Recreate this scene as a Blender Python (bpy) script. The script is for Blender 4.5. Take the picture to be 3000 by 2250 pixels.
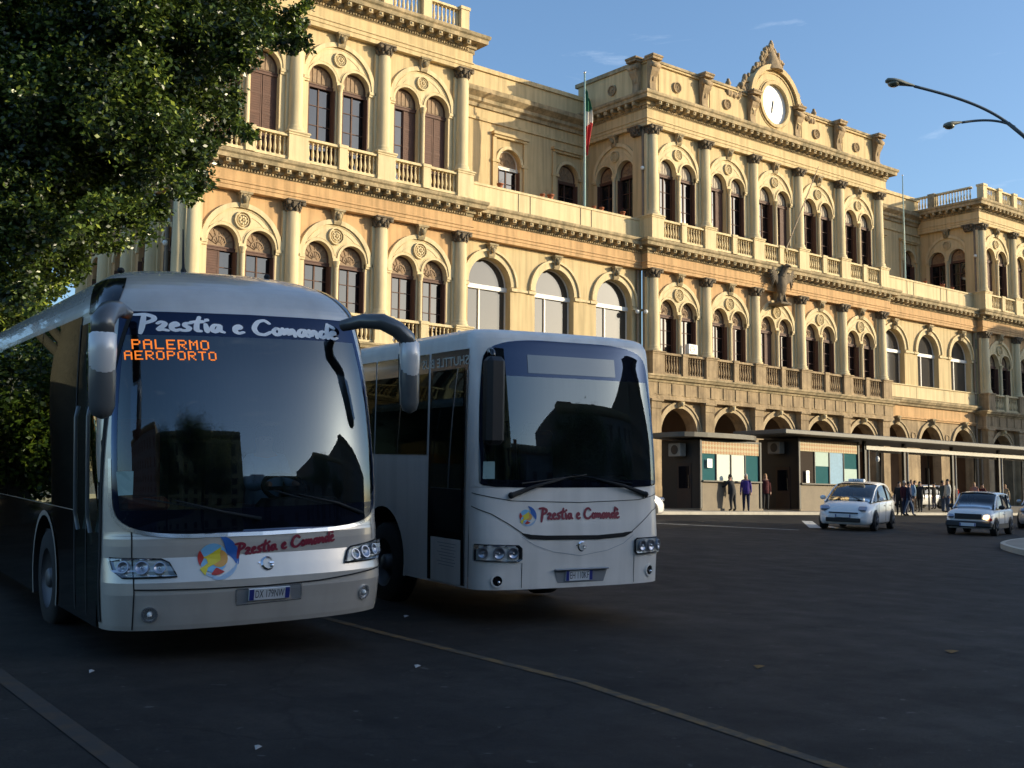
import bpy, bmesh, math, random
from mathutils import Vector, Matrix
from mathutils.geometry import tessellate_polygon
sin, cos, pi, rad = math.sin, math.cos, math.pi, math.radians
for o in list(bpy.data.objects): bpy.data.objects.remove(o)
SC = bpy.context.scene
COL = SC.collection
rnd = random.Random(7)
# ------------------------------------------------------------------ camera (origin at eye level)
yaw, pitch, roll = rad(39.4303), rad(5.8602), rad(.4476)
fw = Vector((sin(yaw)*cos(pitch), cos(yaw)*cos(pitch), sin(pitch)))
rt = Vector((cos(yaw), -sin(yaw), 0)); up = rt.cross(fw)
rt2 = rt*cos(roll)+up*sin(roll); up2 = -rt*sin(roll)+up*cos(roll)
cam = bpy.data.objects.new('camera', bpy.data.cameras.new('camera')); COL.objects.link(cam)
cam.matrix_world = Matrix((rt2, up2, -fw)).transposed().to_4x4()
cam.data.sensor_width = 36; cam.data.lens = 3486.87/3000*36
cam.data.clip_start = .1; cam.data.clip_end = 3000
SC.camera = cam
# ------------------------------------------------------------------ daylight
SUN = Vector((1.1, -1.0, .34)).normalized()          # towards the sun
EL = math.asin(SUN.z); AZ = math.atan2(SUN.x, SUN.y)
W = bpy.data.worlds.new('World'); SC.world = W; W.use_nodes = True
nt = W.node_tree; nt.nodes.clear()
sky = nt.nodes.new('ShaderNodeTexSky'); sky.sky_type = 'NISHITA'; sky.sun_disc = False
sky.sun_elevation = EL; sky.sun_rotation = AZ; sky.air_density = 1.0; sky.dust_density = 1.6; sky.ozone_density = 3.4
bg = nt.nodes.new('ShaderNodeBackground'); bg.inputs[1].default_value = .14
wo = nt.nodes.new('ShaderNodeOutputWorld')
tcw = nt.nodes.new('ShaderNodeTexCoord'); mpw = nt.nodes.new('ShaderNodeMapping'); mpw.inputs['Scale'].default_value = (3, 3, 16); mpw.inputs['Rotation'].default_value = (.22, -.10, 0)
nw = nt.nodes.new('ShaderNodeTexNoise'); nw.inputs['Scale'].default_value = 2.1; nw.inputs['Detail'].default_value = 7; nw.inputs['Roughness'].default_value = .62; nw.inputs['Distortion'].default_value = .5
rw = nt.nodes.new('ShaderNodeValToRGB'); rw.color_ramp.elements[0].position = .60; rw.color_ramp.elements[0].color = (0, 0, 0, 1); rw.color_ramp.elements[1].position = .88; rw.color_ramp.elements[1].color = (.30, .30, .30, 1)
cw = nt.nodes.new('ShaderNodeMix'); cw.data_type = 'RGBA'; cw.inputs[7].default_value = (5.2, 5.6, 6.2, 1)      # thin high cirrus
nt.links.new(tcw.outputs['Generated'], mpw.inputs[0]); nt.links.new(mpw.outputs[0], nw.inputs['Vector']); nt.links.new(nw.outputs['Fac'], rw.inputs[0]); nt.links.new(rw.outputs[0], cw.inputs[0])
nt.links.new(sky.outputs[0], cw.inputs[6]); nt.links.new(cw.outputs[2], bg.inputs[0]); nt.links.new(bg.outputs[0], wo.inputs[0])
sl = bpy.data.lights.new('sun', 'SUN'); sl.energy = 3.1; sl.angle = rad(.5); sl.color = (1, .86, .60)
so = bpy.data.objects.new('sun', sl); COL.objects.link(so)
so.rotation_euler = SUN.to_track_quat('Z', 'Y').to_euler(); so.location = (40, -40, 60)
SC.view_settings.view_transform = 'Standard'; SC.view_settings.look = 'None'
SC.view_settings.exposure = .93; SC.view_settings.gamma = 1
SC.render.resolution_x = 1024; SC.render.resolution_y = 768
# ------------------------------------------------------------------ materials
def srgb(r, g, b):
    f = lambda c: (c/12.92 if c <= .04045 else ((c+.055)/1.055)**2.4)
    return (f(r/255), f(g/255), f(b/255))
def mat(name, col, rough=.8, metal=0., var=.0, vscale=1.2, bump=0., bscale=30., spec=.5, emit=None, estr=1., streak=0., coat=0., col2=None, c2pos=(.45, .62), trans=0.):
    m = bpy.data.materials.new(name); m.use_nodes = True
    n = m.node_tree.nodes; L = m.node_tree.links; b = n['Principled BSDF']
    b.inputs['Roughness'].default_value = rough; b.inputs['Metallic'].default_value = metal
    b.inputs['Specular IOR Level'].default_value = spec; b.inputs['Coat Weight'].default_value = coat
    b.inputs['Base Color'].default_value = (*col, 1)
    tc = n.new('ShaderNodeTexCoord')
    geo = n.new('ShaderNodeNewGeometry')
    if var > 0 or col2:
        no = n.new('ShaderNodeTexNoise'); no.inputs['Scale'].default_value = vscale; no.inputs['Detail'].default_value = 6; no.inputs['Roughness'].default_value = .65
        L.new(geo.outputs['Position'], no.inputs['Vector'])
        cr = n.new('ShaderNodeValToRGB')
        c2 = col2 or tuple(c*(1-var) for c in col)
        cr.color_ramp.elements[0].position = c2pos[0] if col2 else .3; cr.color_ramp.elements[0].color = (*c2, 1)
        cr.color_ramp.elements[1].position = c2pos[1] if col2 else .7; cr.color_ramp.elements[1].color = (*col, 1)
        L.new(no.outputs['Fac'], cr.inputs['Fac']); out = cr.outputs['Color']
        if streak > 0:
            mp = n.new('ShaderNodeMapping'); mp.inputs['Scale'].default_value = (2.6, 2.6, .16)
            L.new(geo.outputs['Position'], mp.inputs['Vector'])
            n2 = n.new('ShaderNodeTexNoise'); n2.inputs['Scale'].default_value = 1.6; n2.inputs['Detail'].default_value = 7
            L.new(mp.outputs[0], n2.inputs['Vector'])
            c3 = n.new('ShaderNodeValToRGB'); c3.color_ramp.elements[0].position = .34; c3.color_ramp.elements[0].color = (1-streak, 1-streak, 1-streak*1.05, 1)
            c3.color_ramp.elements[1].position = .58; c3.color_ramp.elements[1].color = (1, 1, 1, 1)
            L.new(n2.outputs['Fac'], c3.inputs['Fac'])
            mx = n.new('ShaderNodeMix'); mx.data_type = 'RGBA'; mx.blend_type = 'MULTIPLY'; mx.inputs[0].default_value = 1
            L.new(out, mx.inputs[6]); L.new(c3.outputs[0], mx.inputs[7]); out = mx.outputs[2]
        L.new(out, b.inputs['Base Color'])
    if bump > 0:
        nb = n.new('ShaderNodeTexNoise'); nb.inputs['Scale'].default_value = bscale; nb.inputs['Detail'].default_value = 5
        L.new(geo.outputs['Position'], nb.inputs['Vector'])
        bp = n.new('ShaderNodeBump'); bp.inputs['Strength'].default_value = bump; bp.inputs['Distance'].default_value = .02
        L.new(nb.outputs['Fac'], bp.inputs['Height']); L.new(bp.outputs[0], b.inputs['Normal'])
    if emit:
        b.inputs['Emission Color'].default_value = (*emit, 1); b.inputs['Emission Strength'].default_value = estr
    if trans > 0:
        b.inputs['Transmission Weight'].default_value = trans
    return m
def glassy(name, base, refl=.16, tint=(1, 1, 1), see=0., rough=.015):
    """window glass: a dark body colour (or a view through) under a mirror-like coat with fresnel"""
    m = bpy.data.materials.new(name); m.use_nodes = True; n = m.node_tree.nodes; L = m.node_tree.links; n.clear()
    out = n.new('ShaderNodeOutputMaterial'); g = n.new('ShaderNodeBsdfGlossy'); g.inputs['Roughness'].default_value = rough; g.inputs['Color'].default_value = (*tint, 1)
    d = n.new('ShaderNodeBsdfDiffuse'); d.inputs['Color'].default_value = (*base, 1)
    src = d.outputs[0]
    if see > 0:
        t = n.new('ShaderNodeBsdfTransparent'); t.inputs['Color'].default_value = (.80, .86, .86, 1)
        mm = n.new('ShaderNodeMixShader'); mm.inputs[0].default_value = see
        L.new(d.outputs[0], mm.inputs[1]); L.new(t.outputs[0], mm.inputs[2]); src = mm.outputs[0]
    lw = n.new('ShaderNodeFresnel'); lw.inputs['IOR'].default_value = 1.55
    ad = n.new('ShaderNodeMath'); ad.operation = 'ADD'; ad.inputs[1].default_value = refl; ad.use_clamp = True
    L.new(lw.outputs[0], ad.inputs[0])
    mx = n.new('ShaderNodeMixShader'); L.new(ad.outputs[0], mx.inputs[0]); L.new(src, mx.inputs[1]); L.new(g.outputs[0], mx.inputs[2])
    L.new(mx.outputs[0], out.inputs[0]); return m
M = {}
M['stucco'] = mat('stucco_yellow', (.64, .485, .26), .9, var=.14, vscale=.5, bump=.25, bscale=14, streak=.24)
M['cream'] = mat('stucco_cream', (.70, .56, .325), .88, var=.10, vscale=.9, bump=.2, bscale=12, streak=.20)
M['orange'] = mat('stucco_ochre', (.62, .385, .185), .9, var=.18, vscale=.6, bump=.25, bscale=14, streak=.28)
M['stone'] = mat('weathered_cornice', (.50, .38, .22), .92, col2=(.25, .20, .115), c2pos=(.38, .62), vscale=1.3, bump=.6, bscale=9, streak=.3)
M['base'] = mat('base_stone', (.44, .32, .185), .92, col2=(.27, .195, .115), c2pos=(.32, .66), vscale=1.1, bump=.6, bscale=8, streak=.35)
M['arch_stone'] = mat('arcade_arch_stone', (.50, .385, .235), .9, var=.25, vscale=2, bump=.4, bscale=9, streak=.2)
M['fanlight'] = mat('pale_fanlight', (.50, .42, .32), .75, var=.35, vscale=8)
M['dark_stone'] = mat('blackened_stone', (.19, .145, .095), .9, var=.5, vscale=4, bump=.5, bscale=10)
M['wood'] = mat('brown_shutter', (.12, .055, .035), .7, var=.3, vscale=3)
M['fan'] = mat('fanlight_board', (.33, .22, .13), .75, var=.3, vscale=5, bump=.3, bscale=20)
M['whitewood'] = mat('white_window_paint', (.75, .72, .66), .5, var=.08, vscale=4)
M['glass'] = glassy('window_glass', (.010, .008, .008), .04)
M['bigglass'] = glassy('tall_window_glass', (.06, .055, .05), .03, tint=(.8,.8,.8), rough=.04)
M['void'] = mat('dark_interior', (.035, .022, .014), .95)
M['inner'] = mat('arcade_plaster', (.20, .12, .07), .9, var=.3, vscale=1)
M['clock'] = mat('clock_face_white', (.86, .86, .84), .35, var=.02, vscale=3)
M['black'] = mat('black_metal', (.012, .012, .013), .45)
M['pipe'] = mat('painted_drainpipe', (.30, .22, .14), .6, var=.25, vscale=3)
M['polegreen'] = mat('green_grey_pole', (.25, .36, .33), .45)
# ------------------------------------------------------------------ mesh helpers
class MB:
    def __init__(s): s.v = []; s.f = []; s.m = []; s.s = []
    def add(s, vs, fs, mi=0, sm=False):
        o = len(s.v); s.v += [tuple(v) for v in vs]
        for f in fs: s.f.append(tuple(i+o for i in f)); s.m.append(mi); s.s.append(sm)
        return s
    def join(s, other, mtx=None, mi=None):
        o = len(s.v)
        s.v += [tuple(mtx @ Vector(v)) for v in other.v] if mtx is not None else list(other.v)
        for f, m_, sm in zip(other.f, other.m, other.s): s.f.append(tuple(i+o for i in f)); s.m.append(m_ if mi is None else mi); s.s.append(sm)
        return s
    def box(s, x0, x1, y0, y1, z0, z1, mi=0, bevel=0):
        if bevel > 0:
            b = min(bevel, abs(x1-x0)/2.01, abs(y1-y0)/2.01, abs(z1-z0)/2.01); vs = []
            for X, sx in ((x0, 1), (x1, -1)):
                for Y, sy in ((y0, 1), (y1, -1)):
                    for Z, sz in ((z0, 1), (z1, -1)):
                        vs += [(X, Y+sy*b, Z+sz*b), (X+sx*b, Y, Z+sz*b), (X+sx*b, Y+sy*b, Z)]
            bm = bmesh.new()
            for v in vs: bm.verts.new(v)
            r = bmesh.ops.convex_hull(bm, input=bm.verts); bm.verts.ensure_lookup_table(); bm.verts.index_update()
            s.add([v.co[:] for v in bm.verts], [tuple(v.index for v in f.verts) for f in bm.faces], mi); bm.free(); return s
        v = [(x0, y0, z0), (x1, y0, z0), (x1, y1, z0), (x0, y1, z0), (x0, y0, z1), (x1, y0, z1), (x1, y1, z1), (x0, y1, z1)]
        return s.add(v, [(0, 3, 2, 1), (4, 5, 6, 7), (0, 1, 5, 4), (1, 2, 6, 5), (2, 3, 7, 6), (3, 0, 4, 7)], mi)
    def quad(s, a, b, c, d, mi=0): return s.add([a, b, c, d], [(0, 1, 2, 3)], mi)
    def lathe(s, prof, c=(0, 0, 0), n=14, mi=0, axis='z', sm=True, a0=0, a1=2*pi, sx=1, sy=1, cap=True):
        full = abs(a1-a0-2*pi) < 1e-6; k = n if full else n+1; vs = []
        for r, h in prof:
            for i in range(k):
                a = a0+(a1-a0)*i/n; x, y = r*cos(a)*sx, r*sin(a)*sy
                p = (x, y, h) if axis == 'z' else ((x, h, y) if axis == 'y' else (h, x, y))
                vs.append((p[0]+c[0], p[1]+c[1], p[2]+c[2]))
        fs = []
        for j in range(len(prof)-1):
            for i in range(n):
                i2 = (i+1) % k if full else i+1
                fs.append((j*k+i, j*k+i2, (j+1)*k+i2, (j+1)*k+i))
        s.add(vs, fs, mi, sm)
        if full and cap:
            if prof[0][0] > 1e-4: s.f.append(tuple(range(len(s.v)-len(vs), len(s.v)-len(vs)+k))); s.m.append(mi); s.s.append(False)
            if prof[-1][0] > 1e-4: s.f.append(tuple(range(len(s.v)-k, len(s.v)))); s.m.append(mi); s.s.append(False)
        return s
    def tube(s, path, r, n=8, mi=0, cap=True, sm=True):
        P = [Vector(p) for p in path]; R = r if isinstance(r, (list, tuple)) else [r]*len(P)
        vs = []; prev = None
        for i, p in enumerate(P):
            t = (P[min(i+1, len(P)-1)]-P[max(i-1, 0)]).normalized()
            a = (prev if prev is not None else (Vector((0, 0, 1)) if abs(t.z) < .9 else Vector((1, 0, 0))))
            u = (a-t*a.dot(t)).normalized(); w = t.cross(u); prev = u
            for k in range(n):
                an = 2*pi*k/n; vs.append(tuple(p+u*(R[i]*cos(an))+w*(R[i]*sin(an))))
        fs = [(j*n+k, j*n+(k+1) % n, (j+1)*n+(k+1) % n, (j+1)*n+k) for j in range(len(P)-1) for k in range(n)]
        o = len(s.v); s.add(vs, fs, mi, sm)
        if cap:
            s.f += [tuple(o+k for k in range(n)), tuple(o+(len(P)-1)*n+k for k in range(n))]; s.m += [mi, mi]; s.s += [False, False]
        return s
    def ball(s, c, r, n=10, mi=0, sx=1, sy=1, sz=1):
        vs = []; m_ = max(4, n//2)
        for j in range(m_+1):
            th = pi*j/m_
            for i in range(n): vs.append((c[0]+r*sx*sin(th)*cos(2*pi*i/n), c[1]+r*sy*sin(th)*sin(2*pi*i/n), c[2]+r*sz*cos(th)))
        return s.add(vs, [(j*n+i, j*n+(i+1) % n, (j+1)*n+(i+1) % n, (j+1)*n+i) for j in range(m_) for i in range(n)], mi, True)
    def poly_xz(s, outer, holes, y0, y1=None, mi=0, rim=True, back=True):
        """flat shape in the xz plane with holes, given thickness from y0 to y1"""
        loops = [outer]+list(holes); flat = [p for l in loops for p in l]
        tr = tessellate_polygon([[Vector((p[0], p[1], 0)) for p in l] for l in loops])
        s.add([(p[0], y0, p[1]) for p in flat], [tuple(t) for t in tr], mi)
        if y1 is not None:
            if back: s.add([(p[0], y1, p[1]) for p in flat], [tuple(t) for t in tr], mi)
            for li, l in enumerate(loops):
                if li == 0 and not rim: continue
                k = len(l); s.add([(p[0], y0, p[1]) for p in l]+[(p[0], y1, p[1]) for p in l], [(i, (i+1) % k, k+(i+1) % k, k+i) for i in range(k)], mi)
        return s
    def arc_ring(s, cx, cz, r0, r1, y0, y1, a0=0, a1=pi, n=18, mi=0):
        vs = []
        for i in range(n+1):
            a = a0+(a1-a0)*i/n
            for r, y in ((r0, y0), (r1, y0), (r1, y1), (r0, y1)): vs.append((cx+r*cos(a), y, cz+r*sin(a)))
        fs = [(i*4+k, i*4+(k+1) % 4, (i+1)*4+(k+1) % 4, (i+1)*4+k) for i in range(n) for k in range(4)]
        fs += [(0, 1, 2, 3), (n*4, n*4+1, n*4+2, n*4+3)]
        return s.add(vs, fs, mi)
    def mesh(s, name, mats):
        me = bpy.data.meshes.new(name); me.from_pydata(s.v, [], s.f)
        for m_ in (mats if isinstance(mats, (list, tuple)) else [mats]): me.materials.append(M[m_] if isinstance(m_, str) else m_)
        me.polygons.foreach_set('material_index', s.m); me.polygons.foreach_set('use_smooth', s.s); me.update(); return me
def link(name, data, parent=None, at=(0, 0, 0), rz=0):
    o = bpy.data.objects.new(name, data); COL.objects.link(o); o.location = at; o.rotation_euler = (0, 0, rz)
    if parent is not None: o.parent = parent
    return o
def part(name, mb, mats, parent, at=(0, 0, 0), rz=0): return link(name, mb.mesh(name, mats), parent, at, rz)
def tag(o, label=None, cat=None, group=None, kind=None):
    if label: o['label'] = label
    if cat: o['category'] = cat
    if group: o['group'] = group
    if kind: o['kind'] = kind
    return o
def thing(name, label, cat, at=(0, 0, 0), rz=0, group=None): return tag(link(name, None, None, at, rz), label, cat, group)
def copy_tree(o, parent=None):
    c = o.copy(); COL.objects.link(c); c.parent = parent
    for ch in list(o.children): copy_tree(ch, c)
    return c
def arch(cx, hw, zb, zs, n=14):
    return [(cx-hw, zb), (cx+hw, zb)]+[(cx+hw*cos(pi*i/n), zs+hw*sin(pi*i/n)) for i in range(n+1)]
def rect(x0, x1, z0, z1): return [(x0, z0), (x1, z0), (x1, z1), (x0, z1)]
def molding(path, prof, mb=None, mi=0, closed=False):
    """extrude a profile [(out, z)...] along a plan path, mitred at the corners"""
    mb = mb or MB(); P = [Vector((p[0], p[1])) for p in path]; n = len(P); offs = []
    for i in range(n):
        d1 = (P[i]-P[i-1]).normalized() if i > 0 else None
        d2 = (P[i+1]-P[i]).normalized() if i < n-1 else None
        d1 = d1 or d2; d2 = d2 or d1
        n1 = Vector((d1.y, -d1.x)); n2 = Vector((d2.y, -d2.x)); b = (n1+n2)
        b = b.normalized()/max(.3, b.normalized().dot(n1)) if b.length > 1e-6 else n1
        offs.append(b)
    k = len(prof); vs = [(P[i].x+offs[i].x*o, P[i].y+offs[i].y*o, z) for i in range(n) for o, z in prof]
    fs = [(i*k+j, (i+1)*k+j, (i+1)*k+(j+1) % k, i*k+(j+1) % k) for i in range(n-1) for j in range(k)]
    mb.add(vs, fs, mi); mb.f += [tuple(len(mb.v)-n*k+j for j in range(k)), tuple(len(mb.v)-k+j for j in range(k))]; mb.m += [mi, mi]; mb.s += [False, False]
    return mb
def blocks(path, step, w, o0, o1, z0, z1, mb, mi=0):
    for a, b in zip(path[:-1], path[1:]):
        a = Vector(a); b = Vector(b); L = (b-a).length
        if L < .8: continue
        d = (b-a)/L; nn = Vector((d.y, -d.x)); k = max(1, round(L/step))
        for i in range(k):
            c = a+d*(L*(i+.5)/k)
            q = [c-d*w/2+nn*o0, c+d*w/2+nn*o0, c+d*w/2+nn*o1, c-d*w/2+nn*o1]
            vs = [(p.x, p.y, z0) for p in q]+[(p.x, p.y, z1) for p in q]
            mb.add(vs, [(0, 3, 2, 1), (4, 5, 6, 7), (0, 1, 5, 4), (1, 2, 6, 5), (2, 3, 7, 6), (3, 0, 4, 7)], mi)
    return mb
# ------------------------------------------------------------------ ground
G0, GS = -1.70, .040
def gz(y): return G0+GS*y
KY = 34.9                                   # kerb line of the station pavement
SW = gz(KY)+.13                             # level of the station pavement
def sz(y): return gz(y)+.13                 # pavement surface
# ------------------------------------------------------------------ ground, road, pavement
def sheet(name, x0, x1, y0, y1, dz, m, nx=1, ny=1):
    mb = MB(); vs = [(x0+(x1-x0)*i/nx, y0+(y1-y0)*j/ny, gz(y0+(y1-y0)*j/ny)+dz) for j in range(ny+1) for i in range(nx+1)]
    mb.add(vs, [(j*(nx+1)+i, j*(nx+1)+i+1, (j+1)*(nx+1)+i+1, (j+1)*(nx+1)+i) for j in range(ny) for i in range(nx)])
    return link(name, mb.mesh(name, m))
def asphalt():
    m = bpy.data.materials.new('asphalt'); m.use_nodes = True; n = m.node_tree.nodes; L = m.node_tree.links; b = n['Principled BSDF']
    geo = n.new('ShaderNodeNewGeometry')
    def noise(sc, det, rgh=.6, map_=None):
        t = n.new('ShaderNodeTexNoise'); t.inputs['Scale'].default_value = sc; t.inputs['Detail'].default_value = det; t.inputs['Roughness'].default_value = rgh
        src = geo.outputs['Position']
        if map_: q = n.new('ShaderNodeMapping'); q.inputs['Scale'].default_value = map_; L.new(src, q.inputs[0]); src = q.outputs[0]
        L.new(src, t.inputs['Vector']); return t.outputs['Fac']
    def ramp(f, p0, c0, p1, c1):
        r = n.new('ShaderNodeValToRGB'); r.color_ramp.elements[0].position = p0; r.color_ramp.elements[0].color = (*c0, 1)
        r.color_ramp.elements[1].position = p1; r.color_ramp.elements[1].color = (*c1, 1); L.new(f, r.inputs[0]); return r.outputs[0]
    def mul(a, b_, bt='MULTIPLY', f=1):
        x = n.new('ShaderNodeMix'); x.data_type = 'RGBA'; x.blend_type = bt; x.inputs[0].default_value = f; L.new(a, x.inputs[6]); L.new(b_, x.inputs[7]); return x.outputs[2]
    big = ramp(noise(.28, 6, .6), .33, (.0150, .0132, .0120), .68, (.033, .0285, .025))
    patch = ramp(noise(.9, 5, .7, (1, .35, 1)), .40, (.62, .62, .64), .56, (1, 1, 1))
    grain = ramp(noise(55, 3, .8), .3, (.5, .5, .5), .72, (1.5, 1.5, 1.5))
    blot = ramp(noise(3.2, 8, .75), .38, (.72, .72, .73), .5, (1, 1, 1))
    spots = ramp(noise(9, 2, .5), .70, (0, 0, 0), .76, (.05, .048, .044))
    dn = n.new('ShaderNodeTexNoise'); dn.inputs['Scale'].default_value = 1.1; dn.inputs['Detail'].default_value = 6; L.new(geo.outputs['Position'], dn.inputs['Vector'])
    va = n.new('ShaderNodeVectorMath'); va.operation = 'MULTIPLY_ADD'; va.inputs[1].default_value = (1.6, 1.6, 0); L.new(dn.outputs['Color'], va.inputs[0]); L.new(geo.outputs['Position'], va.inputs[2])
    vo = n.new('ShaderNodeTexVoronoi'); vo.feature = 'DISTANCE_TO_EDGE'; vo.inputs['Scale'].default_value = .23; L.new(va.outputs[0], vo.inputs['Vector'])
    crack = ramp(vo.outputs['Distance'],   .0035, (.62, .62, .62), .0085, (1, 1, 1))
    vp = n.new('ShaderNodeTexVoronoi'); vp.inputs['Scale'].default_value = .16; L.new(va.outputs[0], vp.inputs['Vector']); sepc = n.new('ShaderNodeSeparateColor'); L.new(vp.outputs['Color'], sepc.inputs[0])
    slab = ramp(sepc.outputs[0], .25, (.80, .80, .80), .75, (1.12, 1.12, 1.1))
    stain = ramp(noise(.75, 4, .55), .60, (1, 1, 1), .70, (.66, .66, .66))
    wear = ramp(noise(1.3, 7, .7, (.10, 1.2, 1)), .45, (.92, .92, .92), .66, (1.30, 1.27, 1.22))
    c = mul(mul(mul(big, patch), grain), blot); c = mul(mul(mul(mul(c, crack), slab), stain), wear); c = mul(c, spots, 'ADD', 1); L.new(c, b.inputs['Base Color'])
    r = n.new('ShaderNodeMapRange'); r.inputs[3].default_value = .55; r.inputs[4].default_value = .92; L.new(noise(1.7, 5), r.inputs[0]); L.new(r.outputs[0], b.inputs['Roughness'])
    bp = n.new('ShaderNodeBump'); bp.inputs['Strength'].default_value = .5; bp.inputs['Distance'].default_value = .012; L.new(noise(70, 4, .8), bp.inputs['Height']); L.new(bp.outputs[0], b.inputs['Normal'])
    b.inputs['Specular IOR Level'].default_value = .2
    return m
M['asphalt'] = asphalt()
M['pave'] = mat('pavement_stone', (.30, .27, .22), .85, var=.3, vscale=1.5, bump=.3, bscale=6)
M['kerbstone'] = mat('kerb_stone', (.48, .44, .36), .8, var=.25, vscale=2, bump=.3, bscale=8)
M['soil'] = mat('far_ground', (.10, .095, .08), .95, var=.3, vscale=.1)
M['yellowline'] = mat('worn_yellow_paint', (.145, .078, .017), .8, col2=(.042, .032, .021), c2pos=(.42, .60), vscale=7)
M['whiteline'] = mat('worn_white_paint', (.62, .60, .54), .7, col2=(.16, .155, .15), c2pos=(.36, .5), vscale=5)
tag(sheet('ground', -900, 1500, -700, 900, -.06, 'soil', 8, 8), kind='structure')
tag(sheet('road', -70, 260, -34, KY, 0, 'asphalt', 6, 4), kind='structure')
tag(sheet('pavement', -70, 260, KY+.28, 75, .13, 'pave', 6, 2), kind='structure')
mb = MB()
for i in range(110):
    x0 = -70+i*3.0; jt = rnd.uniform(-.006, .006)
    for (X0, X1) in ((x0+.006, x0+2.994),):
        v = [(X0, KY+jt, gz(KY)-.05), (X1, KY+jt, gz(KY)-.05), (X1, KY+.28, gz(KY)-.05), (X0, KY+.28, gz(KY)-.05), (X0, KY+.02+jt, gz(KY)+.134), (X1, KY+.02+jt, gz(KY)+.134), (X1, KY+.28, gz(KY)+.146), (X0, KY+.28, gz(KY)+.146)]
        mb.add(v, [(0, 1, 5, 4), (4, 5, 6, 7), (1, 2, 6, 5), (3, 0, 4, 7), (2, 3, 7, 6)])
tag(link('kerb', mb.mesh('kerb', 'kerbstone')), kind='structure')
# ------------------------------------------------------------------ the station
CX = 61.52; BC = 4.63; PX = 28.6; BP = 4.82; RPX = 2*CX-PX
WY = 48.5; UY = 53.1
xL0, xL1 = PX-7.45, PX+7.45                 # 21.15 .. 36.05
xC0, xC1 = CX-11.85, CX+12.05
xR0, xR1 = RPX-7.45, RPX+7.45
S0 = Vector((CX, 48, sz(48)))
ST = thing('station_building', 'long ochre and cream station with arched windows, clock and flag poles', 'station building', S0)
def sp(name, mb, m, at=(0, 0, 0), rz=0, parent=None):
    return part(name, mb, m, parent or ST, Vector(at)-(S0 if parent is None else Vector((0, 0, 0))), rz)
def biwall(B, n, zlo, zhi, holes_of, mb, x0, y, depth=.5):
    pass
# --- one bay of a double window storey -------------------------------------------------
def bay_spec(kind, B):
    k = dict(off=.192*B, hw=.1525*B, R=.41*B)
    if kind == 'low': k.update(zb=7.95, zt=12.26, z0=7.6, z1=13.9, rz=12.60, kt=13.86, kb=13.15)
    else: k.update(zb=15.95, zt=20.77, z0=15.5, z1=22.5, rz=21.19, kt=22.46, kb=21.78)
    k['zs'] = k['zt']-k['hw']; k['zc'] = k['kb']+.22-k['R']; k['zc'] = min(k['zc'], k['zs'])
    return k
def surround_mb(B, s):
    """cream plate inside the big arch, with the two window openings cut through, rings and impost blocks"""
    mb = MB(); R = s['R']; big = arch(0, R, s['z0'], s['zc'], 26)
    h = [arch(sx*s['off'], s['hw'], s['zb'], s['zs'], 16) for sx in (-1, 1)]
    mb.poly_xz(big, h, -.03, .48, rim=False, back=False)
    mb.arc_ring(0, s['zc'], R-.20, R+.02, -.13, 0, n=26)
    mb.arc_ring(0, s['zc'], R-.29, R-.255, -.055, 0, n=26)
    mb.arc_ring(0, s['zc'], R-.52, R-.49, -.05, -.02, a0=.22*pi, a1=.78*pi, n=16)
    for sx in (-1, 1):
        mb.arc_ring(sx*s['off'], s['zs'], s['hw'], s['hw']+.11, -.09, 0, n=16)
        mb.arc_ring(sx*s['off'], s['zs'], s['hw']+.16, s['hw']+.185, -.05, 0, a0=.05*pi, a1=.95*pi, n=16)
        x0, x1 = s['off']+s['hw'], R+.06
        mb.box(min(sx*x0, sx*x1), max(sx*x0, sx*x1), -.14, .1, s['zs']-.16, s['zs']-.02); mb.box(min(sx*x0, sx*(x1-.04)), max(sx*x0, sx*(x1-.04)), -.10, .1, s['zs']-.26, s['zs']-.16)
    mb.box(-.18, .18, -.14, .1, s['zs']-.14, s['zs']+.02)
    return mb
def rosette_mb(r=.40):
    mb = MB(); mb.arc_ring(0, 0, r-.06, r, -.12, 0, 0, 2*pi, 20); mb.arc_ring(0, 0, r*.60, r*.68, -.09, 0, 0, 2*pi, 18)
    for i in range(8):
        a = i*pi/4; mb.ball((cos(a)*r*.36, -.06, sin(a)*r*.36), r*.17, 6, sy=.5)
    mb.ball((0, -.07, 0), r*.15, 8); return mb
def keystone_mb(h, w=.26):
    mb = MB(); prof = [(-.26, h), (-.34, h-.06), (-.33, h-.14), (-.22, h*.45), (-.20, h*.15), (-.14, 0), (.02, 0), (.02, h)]
    vs = [(sx*(w*(.72+.28*z/h)), y, z) for sx in (-1, 1) for y, z in prof]; k = len(prof)
    mb.add(vs, [tuple(range(k)), tuple(range(k, 2*k))]+[(i, (i+1) % k, k+(i+1) % k, k+i) for i in range(k)])
    mb.box(-w-.05, w+.05, -.38, .0, h-.10, h+.0)
    mb.ball((0, -.30, h*.52), .13, 8, sz=1.4); mb.ball((-.1, -.3, h*.74), .08, 6); mb.ball((.1, -.3, h*.74), .08, 6); return mb
def colonette_mb(s, r=.105):
    mb = MB(); z0, z1 = s['zb'], s['zs']-.14
    mb.lathe([(r*1.5, z0), (r*1.5, z0+.12), (r*1.15, z0+.18), (r, z0+.25), (r*.95, z1-.3)], (0, -.14, 0), 10); mb.lathe([(r*.95, z1-.3), (r*1.2, z1-.27), (r*1.1, z1-.2), (r*1.7, z1-.04), (r*1.8, z1)], (0, -.14, 0), 10)
    mb.box(-.17, -r*.5, -.05, .2, z0, z1) if False else None
    return mb
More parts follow.
